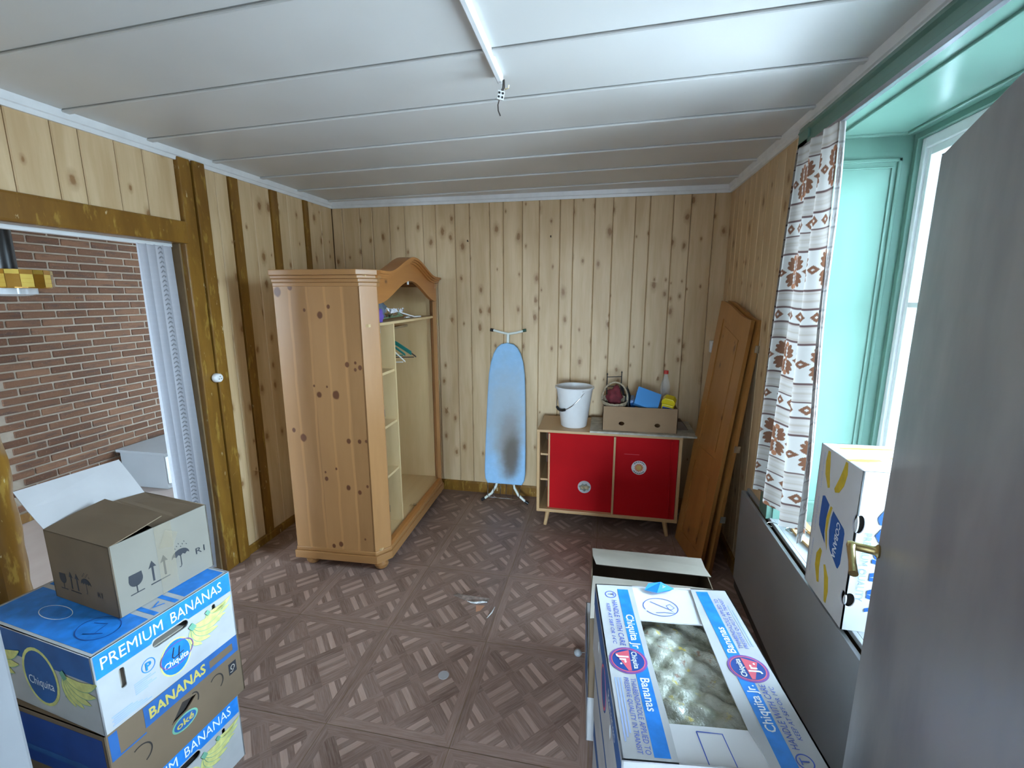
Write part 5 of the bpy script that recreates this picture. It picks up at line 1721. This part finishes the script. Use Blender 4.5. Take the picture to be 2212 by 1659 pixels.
# ---- boxes behind the stack
ba = thing('banana_box', 'scuffed white and blue banana box on the floor under the open carton', 'banana box', (2.400, 1.735, 0.0), 3)
fr = carton_walls(ba, 0.42, 0.48, 0.236, WC, inner=M['hole'], holes_nx=[ell(0.12, 0.13, 0.012, 0.02, 12), ell(0.36, 0.13, 0.012, 0.02, 12)])
shape2d('printed_band', [rect(0.0, 0.48, 0.15, 0.215)], 0.0003, fr['nx'], M['denim'], ba, 0.0003)
shape2d('printed_logo', [ell(0.24, 0.10, 0.06, 0.055)], 0.0003, fr['nx'], M['denim'], ba, 0.0006)
kb = thing('open_carton', 'brown carton with half closed pale flaps behind the right stack', 'carton', (2.428, 1.668, 0.238), 0.8)
kw, kl, kh = 0.455, 0.46, 0.318
FN = frame4((-kw / 2, kl / 2, 0), (0, -1, 0), (0, 0, 1))
for nm, F, ww_ in (('side_wall', FN, kl), ('side_wall', frame4((kw / 2, -kl / 2, 0), (0, 1, 0), (0, 0, 1)), kl), ('end_wall', frame4((-kw / 2, -kl / 2, 0), (1, 0, 0), (0, 0, 1)), kw), ('end_wall', frame4((kw / 2, kl / 2, 0), (-1, 0, 0), (0, 0, 1)), kw)):
    shape2d(nm, [rect(0, ww_, 0, kh)], 0.004, F, M['kraft'], kb, -0.004)
box('base', M['kraft'], kb, -kw / 2 + .004, kw / 2 - .004, -kl / 2 + .004, kl / 2 - .004, 0, 0.004)
flap('top_flap', [(-kw / 2, -kl / 2, kh), (kw / 2, -kl / 2, kh), (-kw / 2 + 0.002, -0.10, kh + 0.006), (kw / 2 - 0.004, -0.10, kh - 0.002), (-kw / 2 + 0.006, 0.022, kh + 0.001), (kw / 2 - 0.004, 0.028, kh - 0.006)], M['kraft_in'], kb)
flap('top_flap', [(-kw / 2, kl / 2, kh), (kw / 2, kl / 2, kh), (-kw / 2 + 0.004, 0.15, kh + 0.012), (kw / 2 - 0.002, 0.15, kh + 0.006), (-kw / 2 + 0.018, 0.076, kh + 0.020), (kw / 2 + 0.004, 0.074, kh + 0.016)], M['kraft_in'], kb)

# ---- box standing on end on the ledge
co = thing('banana_box', 'white banana box with yellow bananas standing upright on the grey ledge', 'banana box', (2.986, 1.474, 0.607), 0)
cl_, cw_, chh = 0.36, 0.276, 0.530        # x depth, y width, z height
# local origin at the room-side near bottom corner
tt = 0.004
FL = frame4((0, cw_, 0), (0, -1, 0), (0, 0, 1))       # faces -x ; u runs towards the camera
FY = frame4((0, 0, 0), (1, 0, 0), (0, 0, 1))          # faces -y
GC = M['greycard']
shape2d('lid_face', [rect(0, cw_, 0, chh), ell(cw_ - 0.006, 0.360, 0.014, 0.030, 18), ell(cw_ - 0.012, 0.105, 0.016, 0.024, 18)], tt, FL, GC, co, -tt)
shape2d('side_wall', [rect(0, cl_, 0, chh), ell(0.010, 0.360, 0.014, 0.030, 18), ell(0.012, 0.105, 0.016, 0.024, 18)], tt, FY, GC, co, -tt)
shape2d('side_wall', [rect(0, cl_, 0, chh)], tt, frame4((cl_, cw_, 0), (-1, 0, 0), (0, 0, 1)), GC, co, -tt)
shape2d('lid_face', [rect(0, cw_, 0, chh)], tt, frame4((cl_, 0, 0), (0, 1, 0), (0, 0, 1)), GC, co, -tt)
FTp = frame4((0, 0, chh), (1, 0, 0), (0, 1, 0))
shape2d('end_wall', [rect(0.001, cl_ - 0.001, 0.001, cw_ - 0.001)], tt, FTp, GC, co, -tt)
box('end_wall', GC, co, tt, cl_ - tt, tt, cw_ - tt, 0, tt)
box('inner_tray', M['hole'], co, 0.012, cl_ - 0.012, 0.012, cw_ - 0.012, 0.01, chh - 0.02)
M['cob_blue'] = plain('mid_blue_print', (0.012, 0.10, 0.36), 0.5)
CB = M['cob_blue']
# rounded slanted badge in two parts with a banana stripe between them
shape2d('printed_badge', [[(0.055, 0.355), (0.070, 0.362), (0.108, 0.345), (0.098, 0.290), (0.100, 0.235), (0.110, 0.205), (0.075, 0.228), (0.056, 0.245), (0.052, 0.27)]], 0.0003, FL, CB, co, 0.0003)
shape2d('printed_badge', [[(0.138, 0.337), (0.215, 0.312), (0.222, 0.300), (0.222, 0.195), (0.212, 0.172), (0.205, 0.170), (0.150, 0.202), (0.138, 0.218), (0.128, 0.260), (0.130, 0.310)]], 0.0003, FL, CB, co, 0.0003)
shape2d('printed_banana', [[(0.118, 0.345), (0.130, 0.345), (0.118, 0.300), (0.116, 0.250), (0.130, 0.190), (0.118, 0.208), (0.103, 0.248), (0.100, 0.300)]], 0.0003, FL, M['yellow'], co, 0.0003)
text('printed_lettering', 'COBANA', 0.024, FL, 0.172, 0.318, M['wprint'], co, ang=-94, width=0.128, bold=0.02, shear=0.1)


def cres(pts, w):
    L, R = ribbon(pts, 1.0)
    n = len(pts)
    out = []
    for i in range(n):
        k = w * max(0.18, math.sin(math.pi * (i + 0.6) / (n + 0.2)))
        out.append(((L[i][0] - pts[i][0]) * k + pts[i][0], (L[i][1] - pts[i][1]) * k + pts[i][1]))
    for i in range(n - 1, -1, -1):
        k = w * max(0.18, math.sin(math.pi * (i + 0.6) / (n + 0.2)))
        out.append(((R[i][0] - pts[i][0]) * k + pts[i][0], (R[i][1] - pts[i][1]) * k + pts[i][1]))
    return out


for pts, w in (([(0.062, 0.520), (0.062, 0.48), (0.068, 0.44), (0.088, 0.398)], 0.034), ([(0.180, 0.523), (0.178, 0.49), (0.165, 0.45), (0.146, 0.42), (0.128, 0.405)], 0.036),
               ([(0.092, 0.172), (0.080, 0.14), (0.080, 0.10), (0.098, 0.050)], 0.034), ([(0.128, 0.135), (0.150, 0.10), (0.160, 0.06), (0.162, 0.015)], 0.030)):
    shape2d('printed_banana', [cres(pts, w)], 0.0003, FL, M['yellow'], co, 0.0003)
for pts, w in (([(0.03, 0.22), (0.10, 0.225), (0.20, 0.235)], 0.022), ([(0.14, 0.14), (0.24, 0.12), (0.34, 0.125)], 0.024), ([(0.0, 0.095), (0.05, 0.10), (0.10, 0.11)], 0.030)):
    shape2d('printed_banana', [cres(pts, w)], 0.0003, FTp, M['yellow'], co, 0.0003)
for (a, b) in ((0.03, 0.445), (0.026, 0.28), (0.026, 0.12)):
    text('printed_lettering', 'PREMIUM QUALITY', 0.008, FL, a, b + 0.06, M['paleblue'], co, ang=-90, width=0.13)
text('printed_lettering', 'COBANA', 0.085, FY, 0.060, 0.420, CB, co, ang=-90, width=0.350, bold=0.03)
text('printed_lettering', 'PREMIUM QUALITY', 0.022, FY, 0.026, 0.335, M['paleblue'], co, ang=-90, width=0.230)
text('printed_lettering', 'COBANA', 0.03, FTp, 0.20, 0.05, M['paleblue'], co, ang=0, width=0.10)

# ================================================================== CURTAINS
def patterned(U, Zg):
    bgc = np.array((0.255, 0.232, 0.215))
    hat = np.array((0.15, 0.105, 0.08))
    dark = np.array((0.055, 0.03, 0.028))
    br = np.array((0.085, 0.036, 0.020))
    br2 = np.array((0.16, 0.065, 0.034))
    C = np.broadcast_to(bgc, U.shape + (3,)).copy()
    P = 0.350
    c0 = 1.393
    ph = np.mod(Zg - c0 + P / 2, P) - P / 2            # -0.175..0.175 about a big motif

    def put(mask, col, k=1.0):
        C[mask] = C[mask] * (1 - k) + col * k
    # fine horizontal weave zones between big and small motifs
    zone = (np.abs(ph) > 0.078) & (np.abs(ph) < 0.142)
    tt_ = np.clip((np.abs(ph) - 0.078) / 0.064, 0, 1)
    wv = 0.30 + 0.55 * (0.5 + 0.5 * np.sin(tt_ * 14)) * (0.4 + 0.6 * (np.sin(Zg * 1900) > 0))
    kk = np.where(zone, wv * 0.75, 0)[..., None]
    C = C * (1 - kk) + hat * kk

    def put2(mask, col):
        C[mask] = col
    for d in (0.075, 0.145):
        put2(np.abs(np.abs(ph) - d) < 0.0036, dark)
    # big leaf medallions
    a = 0.112
    t = np.mod(U, a) - a / 2
    s = np.abs(ph)
    at_ = np.abs(t)

    def el(cx, cz, rx, rz, ang):
        ca, sa = math.cos(ang), math.sin(ang)
        x, z = at_ - cx, s - cz
        return ((x * ca + z * sa) / rx) ** 2 + ((-x * sa + z * ca) / rz) ** 2 < 1
    put2(el(0.0, 0.058, 0.010, 0.011, 0), br2)
    put2(el(0.014, 0.046, 0.016, 0.0085, 0.9), br)
    put2(el(0.018, 0.030, 0.019, 0.009, 0.7), br)
    put2(el(0.018, 0.014, 0.017, 0.0085, 0.5), br)
    put2(el(0.0, 0.0, 0.006, 0.010, 0), br2)
    x2 = a / 2 - at_
    dm = x2 / 0.024 + s / 0.017
    put2(dm < 1.0, br)
    put2(dm < 0.28, bgc)
    # small diamonds
    b = 0.050
    t2 = np.abs(np.mod(U, b) - b / 2)
    s2 = np.abs(np.abs(ph) - 0.175)
    dd = t2 / 0.019 + s2 / 0.020
    put2(dd < 1.0, br)
    put2(dd < 0.30, bgc)
    # lining side of the hem stays pale
    return C


def hang_right(U, Zg):
    Wc = 0.52
    f = U / Wc
    tz = np.clip((2.235 - Zg) / 1.5, 0, 1)
    far = 2.272 + 0.100 * tz
    near = 1.905 - 0.100 * tz
    y = far + (near - far) * f
    amp = 0.010 + 0.020 * tz
    x = 2.972 + amp * np.sin(f * 2 * math.pi * 3.3 + 0.4) + 0.006 * np.sin(f * 31 + Zg * 3) - 0.010 * tz
    y = y + 0.008 * np.sin(f * 2 * math.pi * 3.3 + 1.9)
    z = Zg - 0.0 * f + 0.006 * np.sin(f * 28) * tz + 0.03 * (1 - tz) * 0
    return x, y, z


cu = thing('patterned_curtain', 'brown and cream patterned curtain hanging left of the window', 'curtain', (0, 0, 0))
M['curt'] = attr_mat('patterned_curtain_cloth', 0.8, 0.30)
cloth('cloth', M['curt'], cu, 0.52, 0.745, 2.236, hang_right, patterned, 330, 560)
# turned-back hem along the window side
def hem(U, Zg):
    f = U / 0.12
    tz = np.clip((2.235 - Zg) / 1.5, 0, 1)
    x = 2.972 - 0.010 * tz + 0.006 + 0.026 * f + 0.004 * np.sin(Zg * 7)
    y = 1.905 - 0.100 * tz + 0.004 * np.sin(f * 6) + 0.012 * f
    return x, y, Zg - 0.02 * (1 - f) * tz
cloth('hem', M['curt'], cu, 0.12, 0.725, 2.236, hem, lambda U, Z: np.clip(patterned(U, Z) * 0.7 + 0.16, 0, 0.85), 40, 420)
rl = box('curtain_rail', M['rail'], None, 2.985, 3.002, 0.94, 2.30, 2.236, 2.252, 0.002)
prop(rl, 'grey metal curtain rail below the green head casing', 'curtain rail')


def lace_col(U, Zg):
    C = np.full(U.shape + (3,), 0.60)
    C[..., 2] = 0.64
    for u0, st in ((0.16, 0.030), (0.32, 0.024), (0.385, 0.024), (0.52, 0.03)):
        t = np.abs(U - u0)
        s = np.mod(Zg + t * 0.9, st)
        C[(t < 0.011) & (s < st * 0.30)] *= 0.42
    C *= (1 - 0.05 * (np.sin(U * 900) * np.sin(Zg * 900) > 0.2))[..., None]
    return C


def hang_lace(U, Zg):
    f = U / 0.66
    tz = np.clip((1.915 - Zg) / 1.9, 0, 1)
    y = 1.938 + (0.272 + 0.02 * tz) * f
    a = 0.012 + 0.014 * tz
    x = -0.062 + a * np.sin(f * 2 * math.pi * 6 + 0.5) + 0.010 * np.sin(f * 9 + Zg * 1.6) * tz
    y = y + 0.006 * np.sin(f * 2 * math.pi * 6 + 1.8)
    return x, y, Zg


lc = thing('lace_curtain', 'white lace curtain drawn to the side of the left doorway', 'curtain', (0, 0, 0))
M['lace'] = attr_mat('white_lace', 0.85, 0.35)
cloth('cloth', M['lace'], lc, 0.66, 0.03, 1.908, hang_lace, lace_col, 220, 480)

# ================================================================== SMALL THINGS
# hangers on the ledge
for k, (lab, loc, rz) in enumerate((('light wooden coat hanger with wire hook lying in front on the ledge', (3.088, 2.135, 0.6175), -98), ('light wooden coat hanger lying behind the other one on the ledge', (3.150, 2.120, 0.6185), -80))):
    h = thing('wooden_hanger', lab, 'hanger', loc, rz, 'wooden hangers on the ledge')
    top = []
    for i in range(13):
        t_ = -1 + i / 6
        top.append((t_ * 0.20, 0.0 - 0.050 * abs(t_) ** 1.4))
    poly = [(a, b + 0.014) for a, b in top] + [(a, b - 0.014) for a, b in top[::-1]]
    shape2d('shoulders', [poly], 0.012, frame4((0, 0, 0), (1, 0, 0), (0, 1, 0)), M['hangerwood'], h, -0.0095)
    pts = [(0, 0.0, 0), (0, 0.045, 0), (0.006, 0.062, 0)]
    for q_ in range(0, 250, 18):
        a = math.radians(-70 + q_)
        pts.append((0.024 * math.cos(a) - 0.004, 0.088 + 0.024 * math.sin(a), 0.004 + 0.0))
    MB().tube(pts, 0.0018, 8).build('hook', M['steel'], h, smooth=True)
    h.rotation_euler = (0, 0, math.radians(rz + 180 if k == 0 else rz + 180))

# round switch on the ochre post
sw = thing('rotary_switch', 'round white porcelain switch on the ochre door post', 'switch', (0.030, 2.225, 1.187))
RX = Matrix.Rotation(math.radians(90), 4, 'Y')
MB().lathe([(0.0, 0.0), (0.026, 0.0), (0.027, 0.006), (0.024, 0.028), (0.021, 0.032), (0.0, 0.033)], 28, cap0=False, cap1=False).move(RX).build('housing', M['white_plastic'], sw, smooth=True)
for a in (90, 210, 330):
    MB().lathe([(0.0, 0.0), (0.0028, 0.0), (0.0028, 0.001), (0.0, 0.001)], 8, cap0=False, cap1=False).move(Matrix.Translation((0.0325, 0.009 * math.cos(math.radians(a)), 0.009 * math.sin(math.radians(a)))) @ RX).build('contact_hole', M['black'], sw)
# light switch in the back right corner
ls = thing('light_switch', 'small white surface switch box on the back wall by the corner', 'switch', (2.985, D, 1.285))
box('housing', M['white_plastic'], ls, -0.018, 0.045, -0.042, 0.0, -0.042, 0.042, 0.004)
box('rocker', M['greycard'], ls, -0.008, 0.036, -0.047, -0.041, -0.030, 0.030, 0.002)
# ceiling cable duct, terminal block
du = thing('cable_duct', 'white cable duct running along the ceiling', 'cable duct', (1.870, 0.0, 0))
MB().prism([(-0.010, HC), (-0.010, HC - 0.022), (-0.006, HC - 0.026), (0.006, HC - 0.026), (0.010, HC - 0.022), (0.010, HC)], 1, 0.32, 1.715).build('duct', M['white_trim'], du, 0.0, rot=(0, 0, math.radians(1.2)))
MB().tube([(-0.028, 1.712, HC - 0.004), (-0.026, 1.718, HC - 0.030), (-0.020, 1.725, HC - 0.040), (-0.010, 1.725, HC - 0.036), (-0.008, 1.722, HC - 0.028)], 0.0016, 6).build('ceiling_hook', M['brass'], du, smooth=True)
tm = thing('terminal_block', 'small white terminal block dangling on a wire from the ceiling', 'terminal', (1.842, 1.680, 2.316), 0, rot=(math.radians(6), math.radians(10), math.radians(20)))
box('block', M['white_plastic'], tm, -0.012, 0.012, -0.008, 0.008, -0.014, 0.014, 0.002)
for a in (-0.006, 0.006):
    for b in (-0.006, 0.006):
        MB().lathe([(0.0, 0.0), (0.0036, 0.0), (0.0036, 0.001), (0.0, 0.001)], 10, cap0=False, cap1=False).move(Matrix.Translation((a, -0.0082, b)) @ Matrix.Rotation(math.radians(90), 4, 'X')).build('screw_hole', M['black'], tm)
M['wire'] = plain('dark_wire', (0.05, 0.035, 0.03), 0.5)
MB().tube([(0.0, 0.0, 0.013), (0.004, 0.012, 0.030), (0.002, 0.026, 0.055)], 0.0022, 6).build('wire', M['wire'], tm, smooth=True)
MB().tube([(0.004, 0.002, 0.013), (0.009, 0.014, 0.032), (0.005, 0.028, 0.058)], 0.0022, 6).build('wire', M['wire'], tm, smooth=True)
MB().tube([(-0.002, 0.0, -0.013), (-0.004, -0.004, -0.03), (0.000, -0.008, -0.048), (0.010, -0.006, -0.062)], 0.0022, 6).build('wire', M['wire'], tm, smooth=True)

# floor finds
pd = MB().lathe([(0.0, 0.0004), (0.0235, 0.0004), (0.0235, 0.002), (0.0, 0.002)], 28, c=(1.573, 1.667, 0), cap0=False, cap1=False).build('white_disc', M['flapwhite'])
prop(pd, 'flat white paper disc lying on the lino floor', 'disc')
tr = thing('torn_lino', 'torn curled flap in the lino floor with bright edge', 'tear', (1.585, 2.150, 0.0))
M['foil'] = plain('pale_torn_edge', (0.66, 0.64, 0.62), 0.18, var=0.2, vs_=60)
M['tearbrown'] = plain('torn_lino_back', (0.23, 0.165, 0.135), 0.5, var=0.2, vs_=50)
M['tearorange'] = plain('orange_underlay', (0.50, 0.24, 0.14), 0.8)
MB().raw([(-0.15, 0.055, 0.001), (-0.06, 0.022, 0.001), (0.0, 0.005, 0.001), (0.06, 0.03, 0.001), (-0.13, 0.07, 0.006), (-0.05, 0.05, 0.016), (0.01, 0.045, 0.018), (0.06, 0.06, 0.008)], [(0, 1, 5, 4), (1, 2, 6, 5), (2, 3, 7, 6)]).build('curled_flap', M['tearbrown'], tr)
MB().tube([(-0.055, 0.020, 0.003), (-0.03, 0.008, 0.007), (0.0, 0.006, 0.010), (0.03, 0.018, 0.011), (0.055, 0.028, 0.006)], [0.002, 0.004, 0.006, 0.006, 0.002], 6).build('curled_edge', M['foil'], tr, smooth=True)
MB().raw([(0.0, 0.0, 0.0012), (0.05, 0.004, 0.0012), (0.035, -0.04, 0.0012), (0.015, -0.055, 0.0012)], [(0, 1, 2, 3)]).build('bare_patch', M['tearorange'], tr)
MB().tube([(0.085, -0.09, 0.003), (0.10, -0.05, 0.006), (0.105, 0.0, 0.004)], [0.002, 0.004, 0.002], 6).build('curled_edge', M['foil'], tr, smooth=True)
ca = thing('castor_glide', 'small grey furniture glide on the floor beside the right boxes', 'glide', (2.148, 1.905, 0.0))
MB().lathe([(0.0, 0.0), (0.014, 0.0), (0.018, 0.006), (0.018, 0.014), (0.011, 0.024), (0.0, 0.028)], 18, cap0=False, cap1=False).build('glide_body', M['grey_panel'], ca, smooth=True)
MB().tube([(0.0, 0.0, 0.012), (0.03, 0.006, 0.010)], 0.003, 8).build('glide_pin', M['steel'], ca)

# hanging lamp in the side room
gl_ = thing('pendant_lamp', 'gold mosaic pendant lamp on a dark stem in the side room', 'lamp', (-0.80, 1.875, 1.690))
M['gold1'] = plain('bright_gold_tile', (0.72, 0.50, 0.10), 0.25, 0.7)
M['gold2'] = plain('amber_tile', (0.36, 0.17, 0.02), 0.25, 0.5)
for k in range(20):
    a0, a1 = 2 * math.pi * k / 20, 2 * math.pi * (k + 0.96) / 20
    for r_ in range(4):
        z0, z1 = 0.005 + 0.0215 * r_, 0.0255 + 0.0215 * r_
        pts = [(r * math.cos(a), r * math.sin(a), z) for z in (z0, z1) for a in (a0, a1) for r in (0.158, 0.165)]
        i = (0, 1, 3, 2, 4, 5, 7, 6)
        p_ = [pts[j] for j in i]
        MB().raw(p_, [(0, 1, 2, 3), (4, 7, 6, 5), (0, 4, 5, 1), (1, 5, 6, 2), (2, 6, 7, 3), (3, 7, 4, 0)]).build('mosaic_tile', M['gold1'] if (k + (r_ == 3)) % 2 else M['gold2'], gl_)
MB().lathe([(0.157, 0.0), (0.157, 0.092), (0.03, 0.094)], 40, cap0=False, cap1=False).build('shade_band', M['gold2'], gl_)
MB().lathe([(0.10, 0.0), (0.10, -0.03), (0.07, -0.040), (0.0, -0.042)], 24, cap0=False, cap1=False).build('glass_bowl', glassy('bubbly_glass', (0.7, 0.75, 0.78), 0.1, 0.55), gl_, smooth=True)
MB().lathe([(0.040, 0.09), (0.040, 0.36), (0.012, 0.38), (0.012, 0.71), (0.0, 0.71)], 20, cap0=False, cap1=False).build('stem', M['black'], gl_, smooth=True)

# white bench against the brick wall
wbn = thing('white_bench', 'white painted bench unit in front of the brick wall', 'bench', (-1.93, 3.08, 0.0))
box('seat', M['grey_panel'], wbn, 0.0, 0.52, 0.0, 0.74, 0.31, 0.335, 0.004)
box('carcass', M['grey_panel'], wbn, 0.02, 0.48, 0.02, 0.72, 0.0, 0.31, 0.003)
for k in range(2):
    d_ = box('drawer', M['white_trim'], wbn, 0.48, 0.495, 0.03 + 0.345 * k, 0.365 + 0.345 * k, 0.05, 0.29, 0.004)
    box('drawer_handle', M['dark_base'], d_, 0.495, 0.505, 0.16 + 0.345 * k, 0.23 + 0.345 * k, 0.23, 0.24, 0.002)
